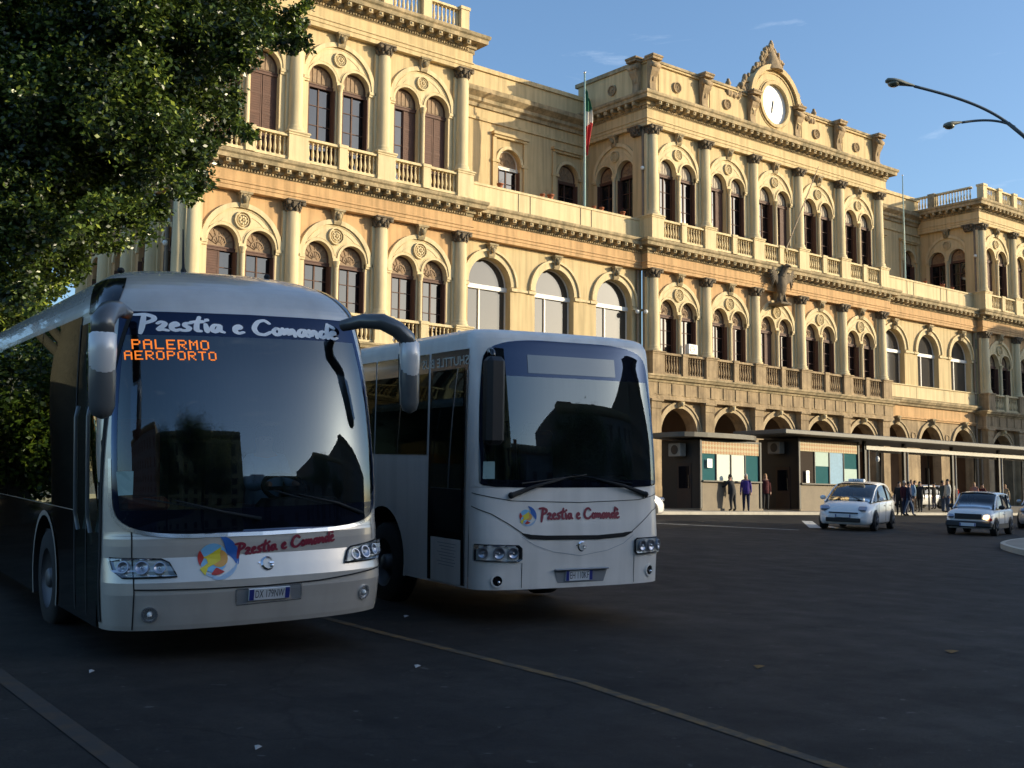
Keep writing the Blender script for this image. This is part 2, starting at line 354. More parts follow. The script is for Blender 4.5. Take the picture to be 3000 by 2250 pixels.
def column_mb(z0, z1, r=.33):
    mb = MB(); y = -.20
    mb.box(-.46, .46, -.34+.2, .06, z0, z1)
    mb.lathe([(r*1.34, z0), (r*1.38, z0+.06), (r*1.3, z0+.13), (r*1.12, z0+.17), (r*1.2, z0+.24), (r*1.05, z0+.30), (r, z0+.38), (r, z0+(z1-z0)*.35), (r*.88, z1-.02)], (0, y, 0), 20)
    return mb
def capital_mb(z0, z1, r=.30, w=.47, y=-.20):
    mb = MB(); h = z1-z0
    mb.lathe([(r, z0), (r*1.12, z0+.03), (r, z0+.07), (r*1.05, z0+h*.4), (r*1.3, z0+h*.85)], (0, y, 0), 14)
    for row, (zz, rr, n, s) in enumerate(((z0+h*.25, r*1.12, 8, .085), (z0+h*.52, r*1.22, 8, .09))):
        for i in range(n):
            a = (i+.5*row)*2*pi/n; mb.ball((rr*cos(a), y+rr*sin(a), zz), s, 6, sz=1.5); mb.ball((rr*1.16*cos(a), y+rr*1.16*sin(a), zz+.10), s*.6, 5)
    for sx in (-1, 1):
        for sy in (-1, 1): mb.lathe([(.02, -.05), (.12, -.05), (.12, .05), (.02, .05)], (sx*w*.82, y+sy*w*.66, z1-.15), 8, axis='y')
    mb.box(-w, w, y-w*.88, .08, z1-.09, z1, bevel=.02); mb.box(-w*.8, w*.8, -.16, .08, z0+.02, z1-.09); return mb
def pedestal_mb(z0, z1, w=.50, d=.62):
    mb = MB(); mb.box(-w-.05, w+.05, -d-.05, .1, z0, z0+.2); mb.box(-w, w, -d, .1, z0+.2, z1-.18); mb.box(-w-.04, w+.04, -d-.04, .1, z1-.18, z1-.1); mb.box(-w-.09, w+.09, -d-.09, .1, z1-.1, z1, bevel=.03)
    return mb
def baluster(mb, x, y, z0, z1, r=.075, n=7):
    h = z1-z0; mb.lathe([(r*.85, z0), (r*.85, z0+h*.07), (r*.45, z0+h*.13), (r*1.05, z0+h*.33), (r*.9, z0+h*.45), (r*.42, z0+h*.72), (r*.75, z0+h*.80), (r*.4, z0+h*.86), (r*.8, z0+h*.93), (r*.8, z1)], (x, y, 0), n)
def balustrade_mb(x0, x1, z0, z1, y=-.38, mid=True, step=.225, t=.12):
    mb = MB(); mb.box(x0, x1, y-t, y+t, z0, z0+.13); mb.box(x0, x1, y-t-.05, y+t+.05, z1-.13, z1-.05); mb.box(x0, x1, y-t-.02, y+t+.02, z1-.05, z1)
    spans = [(x0, x1)]
    if mid:
        c = (x0+x1)/2; mb.box(c-.22, c+.22, y-t-.09, y+t+.02, z0, z1+.004); mb.box(c-.25, c+.25, y-t-.12, y+t+.05, z1-.12, z1+.03); spans = [(x0, c-.22), (c+.22, x1)]
    for a, b in spans:
        k = max(2, int((b-a)/step))
        for i in range(k): baluster(mb, a+(b-a)*(i+.5)/k, y, z0+.13, z1-.13)
    return mb
# --- windows ------------------------------------------------------------------
WCACHE = {}
def window(hw, zb, zs, state, at, rz=0, y=.26, light=False, fanstyle=0):
    """a window: frame > fan panel, pane, shutter leaves.  state: 0 open dark, 1 both leaves shut, 2 left leaf shut, 3 right leaf shut, 4 glass showing"""
    key = (hw, zb, zs, state, light, fanstyle)
    if key not in WCACHE:
        fr = MB(); tz = zs-.28
        fr.poly_xz(arch(0, hw, zb, zs, 16), [rect(-hw+.07, hw-.07, zb+.05, tz-.10), arch(0, hw-.07, tz+.1, zs, 14)], y, y+.10)
        fr.box(-hw, hw, y-.07, y+.06, tz-.10, tz+.02); fr.box(-hw, hw, y-.10, y+.06, tz+.02, tz+.07)
        fan = MB(); fan.poly_xz(arch(0, hw-.07, tz+.1, zs, 14), [], y+.05, y+.08)
        if fanstyle == 0:
            for i in range(7):
                a = pi*(i+.5)/7; fan.tube([(.12*cos(a), y+.04, tz+.16+.12*sin(a)), ((hw-.1)*cos(a), y+.04, zs+(hw-.1)*sin(a)*.97)], .022, 4)
            fan.arc_ring(0, zs, hw*.38, hw*.46, y+.01, y+.05, n=10)
        else:
            for i in range(5): fan.box(-hw+.12+i*(2*hw-.24)/5+.02, -hw+.12+(i+1)*(2*hw-.24)/5-.03, y+.02, y+.055, tz+.16, zs+hw*(.75 if i in (1, 2, 3) else .38))
        pn = MB(); pn.quad((-hw+.05, y+.09, zb), (hw-.05, y+.09, zb), (hw-.05, y+.09, tz), (-hw+.05, y+.09, tz))
        bars = MB(); bars.box(-.035, .035, y+.04, y+.085, zb, tz)
        for i in range(1, 4): bars.box(-hw+.07, hw-.07, y+.055, y+.08, zb+(tz-zb)*i/4-.018, zb+(tz-zb)*i/4+.018)
        def leaf():
            m = MB(); w = hw-.10; h = tz-.12-zb-.06
            m.box(0, w, 0, .045, zb+.06, zb+.06+h)
            for a, b in ((0, .06), (w-.06, w)): m.box(a, b, -.015, .0, zb+.06, zb+.06+h)
            for i in range(5): z_ = zb+.06+h*i/4; m.box(.06, w-.06, -.013, 0, max(zb+.06, z_-.04), min(zb+.06+h, z_+.04))
            k = int(h/.11)
            for i in range(k): z_ = zb+.1+(h-.06)*i/k; m.add([(.07, -.012, z_), (w-.07, -.012, z_), (w-.07, 0, z_+.07), (.07, 0, z_+.07)], [(0, 1, 2, 3)])
            return m
        WCACHE[key] = (fr.mesh('window', 'whitewood' if light else 'wood'), fan.mesh('fan_panel', 'fanlight' if fanstyle == 2 else 'fan'), pn.mesh('pane', 'glass'), bars.mesh('muntins', 'wood'), leaf().mesh('shutter', 'wood'))
    fr, fan, pn, bars, lf = WCACHE[key]
    w = link('window', fr, ST, Vector(at)-S0, rz)
    link('fan_panel', fan, w); link('pane', pn, w)
    if state in (0, 2, 3, 4): link('muntins', bars, w)
    if state in (1, 2): link('shutter', lf, w, (-hw+.08, y+.0, 0), 0)
    if state in (1, 3): o = link('shutter', lf, w, (hw-.08, y+.0, 0), 0); o.scale = (-1, 1, 1)
    if state in (0, 2, 4): o = link('shutter', lf, w, (hw-.015, y-.28, 0), rad(97)); o.scale = (.36, 1, 1)
    if state in (0, 3, 4): o = link('shutter', lf, w, (-hw+.015, y-.28, 0), rad(83)); o.scale = (.36, -1, 1)
    return w
SH = {}
def shared(key, fn, m):
    if key not in SH: SH[key] = fn().mesh(key[0] if isinstance(key, tuple) else key, m)
    return SH[key]
def inst(name, me, at, rz=0, parent=None): return link(name, me, parent or ST, Vector(at)-(S0 if parent is None else Vector((0, 0, 0))), rz)
def wallxf(x, y, rz): return Matrix.Translation((x, y, 0)) @ Matrix.Rotation(rz, 4, 'Z')
def bays(n, B, cx, y, rz, kind, states, zc=(None,), cols=True, bal=True, pedm='cream', fan=0, skipcol=(), wallm='orange', extra=0.):
    """n double-window bays along a wall; (cx, y) is the wall's centre, rz its turn. Returns the wall mesh"""
    s = bay_spec(kind, B); M4 = wallxf(cx, y, rz); wall = MB()
    hs = [arch((i-(n-1)/2)*B, s['R']-.03, s['z0']+.01, s['zc'], 24) for i in range(n)]
    wall.poly_xz(rect(-n*B/2-extra, n*B/2+extra, s['z0'], s['z1']), hs, 0, .46, rim=False, back=False)
    W_ = MB().join(wall, M4)
    P = lambda lx, ly=0, lz=0: M4 @ Vector((lx, ly, lz))
    for i in range(n):
        lx = (i-(n-1)/2)*B
        inst('window_surround', shared(('window_surround', kind, B), lambda: surround_mb(B, s), 'cream'), P(lx), rz)
        inst('rosette', shared(('rosette', kind), lambda: rosette_mb(.41 if kind == 'low' else .36), 'cream' if kind != 'low' else 'cream'), P(lx, -.03, s['rz']), rz)
        inst('keystone', shared(('keystone', kind), lambda: keystone_mb(s['kt']-s['kb']), 'stone'), P(lx, -.02, s['kb']), rz)
        inst('colonette', shared(('colonette', kind), lambda: colonette_mb(s), 'cream'), P(lx), rz)
        for j, sx in enumerate((-1, 1)): window(s['hw'], s['zb'], s['zs'], states[(2*i+j) % len(states)], P(lx+sx*s['off']), rz, fanstyle=fan)
        if bal: inst('balustrade', shared(('balustrade', kind, B), lambda: balustrade_mb(-B/2+.5, B/2-.5, s['z0']+(.05 if kind == 'low' else .2), s['z0']+1.38), pedm), P(lx), rz)
    if cols:
        for i in range(n+1):
            if i in skipcol: continue
            lx = (i-n/2)*B
            zp = s['z0']+(1.42 if kind == 'low' else 1.55); zt = s['z1']-.02
            c = inst('column', shared(('column', kind), lambda: column_mb(zp, zt-.5), 'cream'), P(lx), rz)
            inst('capital', shared(('capital', kind), lambda: capital_mb(zt-.55, zt), 'dark_stone'), (0, 0, 0), 0, c)
            inst('pedestal', shared(('pedestal', kind, pedm), lambda: pedestal_mb(s['z0'], zp), pedm), (0, 0, 0), 0, c)
    if kind == 'up': W_.m = [2]*len(W_.m)
    return W_
Wm = []
wl = MB()
wl.join(bays(3, BP, PX, 48, 0, 'low', [2, 4, 4, 4, 4, 0])); wl.join(bays(3, BP, PX, 48, 0, 'up', [1, 1, 4, 4, 3, 1], fan=1))
Wm.append(wl)
wc = MB(); wc.join(bays(5, BC, CX, 48, 0, 'low', [0, 0, 0, 2, 3, 0, 0, 0, 0, 0], pedm='base', extra=.2)); wc.join(bays(5, BC, CX, 48, 0, 'up', [0, 0, 3, 0, 0, 3, 0, 0, 0, 0], fan=2, extra=.2))
wr = MB(); wr.join(bays(3, BP, RPX, 48, 0, 'low', [0], pedm='base')); wr.join(bays(3, BP, RPX, 48, 0, 'up', [1, 0, 1, 0, 1, 0], fan=1))
# side walls of the blocks, above the terraces
SIDEC = (48+UY)/2+.1; BS = 4.63
wc.join(bays(1, BS, xC0, SIDEC, -pi/2, 'up', [0, 0], bal=False, cols=False, extra=.3)); wr.join(bays(1, BS, xR0, SIDEC, -pi/2, 'up', [0, 0], bal=False, cols=False, extra=.3))
for xx in (xC0, xR0):       # the pilaster that closes the side wall at the corner
    c = inst('column', shared(('corner_pilaster',), lambda: MB().box(-.42, .42, -.16, .1, 17.0, 22.0), 'stucco'), (xx, 48.62, 0), -pi/2)
    inst('capital', SH[('capital', 'up')], (0, 0, 0), 0, c); inst('pedestal', shared(('pedestal_flat',), lambda: pedestal_mb(15.5, 17.05, .5, .25), 'cream'), (0, 0, 0), 0, c)
wr.quad((xR0, 48, -.5), (xR0, 60, -.5), (xR0, 60, 8), (xR0, 48, 8))
wc.quad((xC1, 48, 15.5), (xC1, 60, 15.5), (xC1, 60, 24.6), (xC1, 48, 24.6)); wl.quad((xL1, 48, -.5), (xL1, 60, -.5), (xL1, 60, 24.4), (xL1, 48, 24.4)); wr.quad((xR1, 48, -.5), (xR1, 60, -.5), (xR1, 60, 24.4), (xR1, 48, 24.4))
# --- left flank of the left pavilion: narrow single-window bays going back ---------------
flank = MB(); nB = 4; FB = 2.92; fl0 = 48.75
for (z0, z1, zb, zt, hw) in ((7.6, 13.9, 8.9, 12.2, .62), (15.5, 22.5, 16.9, 20.6, .62)):
    hs = [arch((i-(nB-1)/2)*FB, hw, zb, zt-hw, 12) for i in range(nB)]
    flank.join(MB().poly_xz(rect(-6.0, 6.0, z0, z1), hs, 0, .45, rim=False, back=False), wallxf(xL0, 54.0, -pi/2))
    for i in range(nB):
        P = wallxf(xL0, 54.0, -pi/2) @ Vector(((i-(nB-1)/2)*FB, 0, 0))
        window(hw, zb, zt-hw, 0, P, -pi/2)
        inst('archivolt', shared(('archivolt', hw, zt), lambda: MB().arc_ring(0, zt-hw, hw, hw+.2, -.1, 0), 'cream'), P, -pi/2)
    for i in range(nB+1):
        P = wallxf(xL0, 54.0, -pi/2) @ Vector(((i-nB/2)*FB, 0, 0)); kd = 'low' if z0 < 10 else 'up'
        c = inst('column', SH[('column', kd)], P, -pi/2); inst('capital', SH[('capital', kd)], (0, 0, 0), 0, c); inst('pedestal', SH[('pedestal', kd, 'cream')], (0, 0, 0), 0, c)
wl.join(flank)
# --- wings: tall glazed arches ----------------------------------------------------------
def bigwindow(x, bright=False):
    hw, zb, zs = 1.43, 9.05, 11.62
    def fr():
        m = MB(); y = .42
        m.poly_xz(arch(0, hw, zb, zs, 22), [rect(-hw+.06, hw-.06, zb+.05, zs-.24), arch(0, hw-.06, zs-.02, zs, 20)], y, y+.08)
        m.box(-hw, hw, y-.10, y+.05, zs-.25, zs-.02); m.box(-.42, -.33, y-.03, y+.05, zb, zs-.25); return m
    def pn():
        m = MB(); m.poly_xz(arch(0, hw-.02, zb, zs, 20), [], .47); return m
    w = inst('window', shared(('tall_window',), fr, 'whitewood'), (x, WY, 0))
    inst('pane', shared(('tall_pane',), pn, 'bigglass'), (0, 0, 0), 0, w)
    m = shared(('tall_curtain',), lambda: MB().box(-.22, .0, .445, .468, zb, zs-.25), 'stucco')
    inst('archivolt', shared(('tall_archivolt',), lambda: MB().arc_ring(0, zs, hw+.0, hw+.30, -.06, .0, n=22).arc_ring(0, zs, hw+.30, hw+.42, -.16, 0, n=22).box(-hw-.5, -hw, -.13, 0, zs-.22, zs-.05).box(hw, hw+.5, -.13, 0, zs-.22, zs-.05), 'cream'), (x, WY, 0))
    inst('keystone', shared(('wing_keystone',), lambda: keystone_mb(.75, .24), 'stone'), (x, WY-.02, 12.98))
def wing(xa, xb, cx):
    wm = MB(); xs = [cx-4.57, cx, cx+4.57]; hw, zb, zs = 1.43, 9.05, 11.62
    wm.poly_xz(rect(xa, xb, 7.8, 13.95), [arch(x, hw, zb, zs, 22) for x in xs], WY, WY+.5, rim=False, back=False)
    for x in xs: bigwindow(x)
    # impost string and panels under the sills
    s = MB(); e = [xa]+[v for x in xs for v in (x-hw-.5, x+hw+.5)]+[xb]
    for a, b in zip(e[::2], e[1::2]):
        if b-a > .02: s.box(a, b, WY-.09, WY, 11.42, 11.55)
    for x in (cx-2.285, cx+2.285):
        for d in (-.42, .42): s.box(x+d-.012, x+d+.012, WY-.125, WY-.08, 8.1, 9.0)
    s.box(xa, xb, WY-.11, WY, 8.08, 8.98); s.box(xa, xb, WY-.2, WY, 8.98, 9.05)
    sp('string_course', s, 'cream')
    # arcade below
    ah = 1.42; at_ = 6.1
    wm.poly_xz(rect(xa, xb, -.6, 7.7), [arch(x, ah, -.5, at_-ah, 20) for x in xs], WY, WY+.7, mi=1, rim=False, back=False)
    for x in xs:
        inst('archivolt', shared(('arcade_archivolt',), lambda: MB().arc_ring(0, at_-ah, ah, ah+.27, -.07, 0, n=20).arc_ring(0, at_-ah, ah+.27, ah+.36, -.14, 0, n=20), 'arch_stone'), (x, WY, 0))
        inst('keystone', shared(('arcade_keystone',), lambda: keystone_mb(.6, .2), 'stone'), (x, WY-.02, at_-.02))
    for x in (cx-2.285, cx+2.285): inst('medallion', shared(('medallion',), lambda: MB().lathe([(.30, 0), (.30, -.05), (.22, -.07), (.22, -.04), (.05, -.06), (.001, -.06)], (0, 0, 0), 16, axis='y'), 'base'), (x, WY, 5.35))
    return wm
ww1 = wing(xL1, xC0, 42.86); ww2 = wing(xC1, xR0, 2*CX-42.86)
# --- arcades under the blocks -----------------------------------------------------------
def arcade(n, B, cx, wm):
    ah, top = 1.58, 5.86
    wm.poly_xz(rect(cx-n*B/2-.4, cx+n*B/2+.4, -.6, 7.3), [arch(cx+(i-(n-1)/2)*B, ah, -.5, top-ah, 22) for i in range(n)], 48, 48.8, mi=1, rim=False, back=False)
    for i in range(n):
        x = cx+(i-(n-1)/2)*B
        inst('archivolt', shared(('block_archivolt',), lambda: MB().arc_ring(0, top-ah, ah, ah+.24, -.07, 0, n=22).arc_ring(0, top-ah, ah+.24, ah+.34, -.14, 0, n=22), 'arch_stone'), (x, 48, 0))
        inst('keystone', shared(('block_keystone',), lambda: keystone_mb(.5, .2), 'cream'), (x, 47.98, top-.04))
    for i in range(n+1):
        x = cx+(i-n/2)*B
        c = inst('pilaster', shared(('pilaster',), lambda: MB().box(-.40, .40, -.42, .05, .3, 5.7).box(-.50, .50, -.52, .05, -.4, 1.1).box(-.45, .45, -.47, .05, 1.1, 1.22), 'base'), (x, 48, 0))
        inst('capital', shared(('pilaster_capital',), lambda: MB().box(-.44, .44, -.46, .05, 5.7, 5.8).box(-.42, .42, -.44, .05, 5.8, 6.1).box(-.52, .52, -.54, .05, 6.1, 6.25, bevel=.03), 'base'), (0, 0, 0), 0, c)
arcade(3, BP, PX, wl); arcade(5, BC, CX, wc); arcade(3, BP, RPX, wr)
for nm, w_ in (('wall', wl), ('wall', ww1), ('wall', wc), ('wall', ww2), ('wall', wr)): sp(nm, w_, ['orange' if w_ not in (ww1, ww2) else 'stucco', 'base', 'stucco'])
# lower flank wall
sp('wall', MB().poly_xz(rect(-6, 6, -.6, 7.6), [arch((i-1.5)*FB, .8, -.5, 4.6, 10) for i in range(4)], 0, .5, rim=False, back=False), 'base', (xL0, 54, 0), -pi/2)
# back walls, floors and ceilings of the arcades, terraces, roofs
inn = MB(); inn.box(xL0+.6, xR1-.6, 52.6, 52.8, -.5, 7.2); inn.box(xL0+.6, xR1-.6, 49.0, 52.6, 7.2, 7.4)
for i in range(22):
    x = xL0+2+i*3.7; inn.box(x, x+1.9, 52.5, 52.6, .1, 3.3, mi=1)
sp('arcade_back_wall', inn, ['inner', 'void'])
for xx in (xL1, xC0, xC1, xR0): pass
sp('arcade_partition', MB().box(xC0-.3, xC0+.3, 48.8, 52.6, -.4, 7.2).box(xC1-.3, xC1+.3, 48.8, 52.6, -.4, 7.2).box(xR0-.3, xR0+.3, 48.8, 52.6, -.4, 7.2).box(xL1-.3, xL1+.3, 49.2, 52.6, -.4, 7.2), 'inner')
sp('roof', MB().box(xL0+.1, xL1-.1, 48.2, 59.8, 23.9, 24.2).box(xC0+.1, xC1-.1, 48.4, 59.8, 24.0, 24.3).box(xR0+.1, xR1-.1, 48.2, 59.8, 23.9, 24.2).box(xL1, xC0, WY+.3, 60, 15.2, 15.5).box(xC1, xR0, WY+.3, 60, 15.2, 15.5).box(xL1, xC0, UY+.2, 60, 24, 24.3).box(xC1, xR0, UY+.2, 60, 24, 24.3), 'pave')
# --- entablatures -----------------------------------------------------------------------
fr_low = lambda z: [(-.05, z), (.62, z), (.62, z+.2), (.66, z+.21), (.66, z+.36), (.58, z+.38), (.58, z+.82), (-.05, z+.82)]
path_low = [(xL0, 60), (xL0, 48), (xL1, 48), (xL1, WY), (xC0, WY), (xC0, 48), (xC1, 48), (xC1, WY), (xR0, WY), (xR0, 48), (xR1, 48), (xR1, 60)]
def frieze(name, path, z0, z1, o, m):
    h = z1-z0; pr = [(-.05, z0), (o-.06, z0), (o-.06, z0+h*.2), (o-.02, z0+h*.22), (o-.02, z0+h*.38), (o+.03, z0+h*.40), (o+.03, z0+h*.46), (o-.03, z0+h*.50), (o-.03, z1), (-.05, z1)]
    sp(name, molding(path, pr), m)
def cornice(name, path, z0, z1, o, out, m, step=.60):
    h = z1-z0
    pr = [(-.05, z0), (o, z0), (o+.05, z0+h*.06), (o+.05, z0+h*.2), (o+.14, z0+h*.24), (o+.14, z0+h*.50), (out-.12, z0+h*.52), (out-.10, z0+h*.74), (out-.02, z0+h*.82), (out, z0+h*.92), (out, z0+h), (o+.3, z0+h*1.08), (-.05, z0+h*1.12)]
    mb = molding(path, pr); blocks(path, step, step*.38, o+.1, out-.17, z0+h*.26, z0+h*.505, mb); blocks(path, step/4, step/8, o+.0, o+.115, z0+h*.07, z0+h*.19, mb)
    # the round rosettes in the soffit between the modillions
    for a, b in zip(path[:-1], path[1:]):
        a = Vector(a); b = Vector(b); L_ = (b-a).length
        if L_ < .8: continue
        d = (b-a)/L_; nn = Vector((d.y, -d.x)); k = max(1, round(L_/step))
        for i in range(k):
            c = a+d*(L_*(i+.5)/k)+nn*(out-.16); mb.ball((c.x, c.y, z0+h*.40), .065, 6, mi=1)
    sp(name, mb, [m, 'cream'])
frieze('frieze', path_low, 13.86, 14.72, .42, 'orange')
cornice('cornice', path_low, 14.70, 15.5, .38, 1.02, 'stone')
for xa, xb in ((xL0, xL1), (xC0, xC1), (xR0, xR1)):
    p = [(xa, 60), (xa, 48), (xb, 48), (xb, 60)]
    frieze('frieze', p, 22.44, 23.46, .36, 'stucco'); cornice('cornice', p, 23.42, 24.30, .34, 1.02, 'stone')
# ledge above the arcades
pl = [(xL0, 60), (xL0, 48), (xL1, 48), (xL1, WY), (xC0, WY), (xC0, 48), (xC1, 48), (xC1, WY), (xR0, WY), (xR0, 48), (xR1, 48), (xR1, 60)]
for (xa, xb, yy) in ((xL0, xL1, 48), (xC0, xC1, 48), (xR0, xR1, 48)):
    p = [(xa, 56), (xa, yy), (xb, yy), (xb, yy+.5)] if xa != xC0 else [(xa, yy+.5), (xa, yy), (xb, yy), (xb, yy+.5)]
    sp('ledge', molding(p, [(-.05, 7.22), (.48, 7.22), (.52, 7.34), (.66, 7.38), (.72, 7.5), (.78, 7.55), (.78, 7.64), (-.05, 7.72)]), 'stone')
    f = molding(p, [(-.05, 6.24), (.46, 6.24), (.46, 6.40), (.42, 6.42), (.42, 7.22), (-.05, 7.22)]); blocks([(xa, yy), (xb, yy)], 1.16, .30, .42, .47, 6.5, 7.2, f); blocks([(xa, yy), (xb, yy)], 1.16, .82, .43, .45, 6.52, 6.56, f)
    sp('frieze', f, 'base')
for xa, xb in ((xL1, xC0), (xC1, xR0)):
    sp('ledge', molding([(xa, WY), (xb, WY)], [(-.05, 7.5), (.25, 7.5), (.3, 7.62), (.44, 7.7), (.5, 7.8), (.55, 7.85), (.55, 7.98), (-.05, 8.08)]), 'stone')
    sp('frieze', molding([(xa, WY), (xb, WY)], [(-.05, 6.5), (.12, 6.5), (.12, 6.6), (.2, 6.62), (.2, 6.72), (.08, 6.75), (.08, 7.5), (-.05, 7.5)]), 'orange')
# --- terraces and the set-back upper walls of the wings ----------------------------------
def terrace(xa, xb, cx, states, ex=()):
    p = MB(); p.box(xa, xb, WY-.08, WY+.22, 15.45, 16.78); p.box(xa, xb, WY-.13, WY+.27, 16.78, 16.9)
    for x in (cx-2.28-.42, cx-2.28+.42, cx+2.28-.42, cx+2.28+.42): p.box(x-.02, x+.02, WY-.10, WY-.07, 15.6, 16.78, mi=1)
    sp('terrace_parapet', p, ['cream', 'dark_stone'])
    w = MB(); xs = [cx-4.4, cx+.45, cx+5.1]; hw, zt = .82, 20.9; zs = zt-hw
    w.poly_xz(rect(xa, xb, 15.4, 25.35), [arch(x, hw, 16.3, zs, 16) for x in xs], UY, UY+.4, rim=False, back=False)
    w.box(xa, xb, UY-.12, UY, 25.2, 25.45); sp('wall', w, 'stucco')
    d = MB(); d.box(xa, xb, UY-.10, UY, 22.25, 22.42); d.box(xa, xb, UY-.07, UY, 18.05, 18.15)
    for x in xs:
        d.box(x-1.35, x+1.35, UY-.28, UY, 21.62, 21.78); d.box(x-1.25, x+1.25, UY-.18, UY, 21.48, 21.62)
        d.box(x-1.3, x-1.05, UY-.12, UY, 16.3, 21.48); d.box(x+1.05, x+1.3, UY-.12, UY, 16.3, 21.48)
        d.box(x-1.35, x-hw, UY-.16, UY, zs-.1, zs+.06); d.box(x+hw, x+1.35, UY-.16, UY, zs-.1, zs+.06)
    sp('window_mouldings', d, 'stucco')
    for i, x in enumerate(xs):
        window(hw, 16.3, zs, states[i], (x, UY, 0), light=(i == 1))
        inst('archivolt', shared(('terrace_archivolt',), lambda: MB().arc_ring(0, zs, hw+.02, hw+.2, -.1, 0), 'cream'), (x, UY, 0))
    sp('cornice', molding([(xa, UY), (xb, UY)], [(-.05, 23.0), (.12, 23.0), (.16, 23.2), (.3, 23.3), (.3, 23.5), (.62, 23.75), (.66, 24.0), (-.05, 24.2)]), 'stone')
terrace(xL1, xC0, 42.86, [0, 4, 0]); terrace(xC1, xR0, 2*CX-42.86, [0, 0, 0])
# --- roof balustrades of the pavilions ---------------------------------------------------
for xa, xb in ((xL0, xL1), (xR0, xR1)):
    z0, z1 = 24.34, 25.62
    for k in range(6):
        a = xa+.35+(xb-xa-.7)*k/6; b = xa+.35+(xb-xa-.7)*(k+1)/6
        sp('balustrade', balustrade_mb(a+.2, b-.2, z0, z1, 0, mid=False, step=.24, t=.13), 'cream', (0, 47.72, 0))
    for k in range(7):
        a = xa+.35+(xb-xa-.7)*k/6; sp('balustrade_post', MB().box(a-.26, a+.26, 47.44, 48.0, z0, z1+.04).box(a-.31, a+.31, 47.39, 48.05, z1-.08, z1+.08), 'cream')
    for k in range(3):
        sp('balustrade', balustrade_mb(-1.55, 1.55, z0, z1, 0, mid=False, step=.24, t=.13), 'cream', (xa+.1, 50.0+k*3.7, 0), -pi/2)
        sp('balustrade_post', MB().box(-.22, .42, -.3, .3, z0, z1+.04), 'stone', (xa, 51.85+k*3.7, 0))
# --- attic of the central block with scroll brackets, clock and crest -------------------
za, zt = 24.36, 26.62
def attic_plane():
    m = MB(); yy = 48.05
    m.box(xC0+.1, CX-2, yy, yy+.45, za-.1, zt-.2); m.box(CX+2, xC1-.1, yy, yy+.45, za-.1, zt-.2); m.box(xC0, xC1, yy-.12, yy+.5, za-.05, za+.22)
    for a_, b_ in ((xC0, CX-2.4), (CX+2.4, xC1)): m.box(a_, b_, yy-.14, yy+.55, zt-.22, zt-.1); m.box(a_-.08, b_+.08, yy-.22, yy+.6, zt-.1, zt+.05, mi=1)
    for i in range(5):
        if i == 2: continue
        c = CX+(i-2)*BC; m.box(c-1.55, c+1.55, yy-.04, yy, za+.45, zt-.42)
    # return along the left flank
    m.box(xC0, xC0+.45, yy+.45, 54, za-.1, zt-.2); m.box(xC0-.1, xC0+.5, yy+.6, 54.2, zt-.2, zt+.05, mi=1); m.box(xC1-.45, xC1, yy+.45, 54, za-.1, zt-.1)
    return m
sp('attic', attic_plane(), ['stucco', 'stone'])
def scroll_mb():
    m = MB(); prof = [(.0, za), (-.22, za), (-.26, za+.2), (-.20, za+.5), (-.18, za+.8), (-.26, za+1.15), (-.42, za+1.45), (-.5, za+1.75), (-.46, za+1.98), (-.30, za+2.12), (0, za+2.12)]
    k = len(prof); vs = [(sx*(.26 if z < za+1.2 else .32), y, z) for sx in (-1, 1) for y, z in prof]
    m.add(vs, [tuple(range(k)), tuple(range(k, 2*k))]+[(i, (i+1) % k, k+(i+1) % k, k+i) for i in range(k)])
    m.lathe([(.001, -.36), (.17, -.36), (.17, .36), (.001, .36)], (0, -.40, za+1.78), 12, axis='x'); m.lathe([(.001, -.30), (.11, -.30), (.11, .30), (.001, .30)], (0, -.24, za+.22), 10, axis='x')
    m.box(-.40, .40, -.60, .1, za+2.12, za+2.26); m.box(-.46, .46, -.66, .1, za+2.26, za+2.40, bevel=.03); m.ball((0, -.2, za+1.1), .1, 6, sz=2.6); return m
for i in range(6): inst('scroll_bracket', shared(('scroll_bracket',), scroll_mb, 'base'), (CX+(i-2.5)*BC, 47.95, 0))
inst('scroll_bracket', SH[('scroll_bracket',)], (xC0+.0, 48.75, 0), -pi/2)
for i in (0, 1, 3, 4): inst('rosette', shared(('attic_rosette',), lambda: rosette_mb(.34), 'base'), (CX+(i-2)*BC, 48.0, 25.42))
inst('rosette', SH[('attic_rosette',)], (xC0, 50.9, 25.42), -pi/2)
CZ = 26.42
ck = MB(); ck.poly_xz([(-2.0, za), (2.0, za), (2.25, CZ-.8)]+[(2.35*cos(pi*i/28), CZ+2.35*sin(pi*i/28)) for i in range(29)]+[(-2.25, CZ-.8)], [[(1.36*cos(2*pi*i/40), CZ+1.36*sin(2*pi*i/40)) for i in range(40)]], 0, .8)
ck.arc_ring(0, CZ, 2.28, 2.62, -.22, .55, -.12*pi, 1.12*pi, 32); ck.arc_ring(0, CZ, 2.05, 2.13, -.06, 0, -.1*pi, 1.1*pi, 30); ck.arc_ring(0, CZ, 1.34, 1.56, -.14, 0, 0, 2*pi, 40); ck.arc_ring(0, CZ, 1.62, 1.68, -.05, 0, 0, 2*pi, 40)
clock = sp('clock', ck, 'stucco', (CX, 47.85, 0))
inst('clock_face', MB().lathe([(1.37, 0), (.001, 0)], (0, 0, 0), 40, axis='y', sm=False, cap=False).mesh('clock_face', 'clock'), (0, .15, CZ), 0, clock)
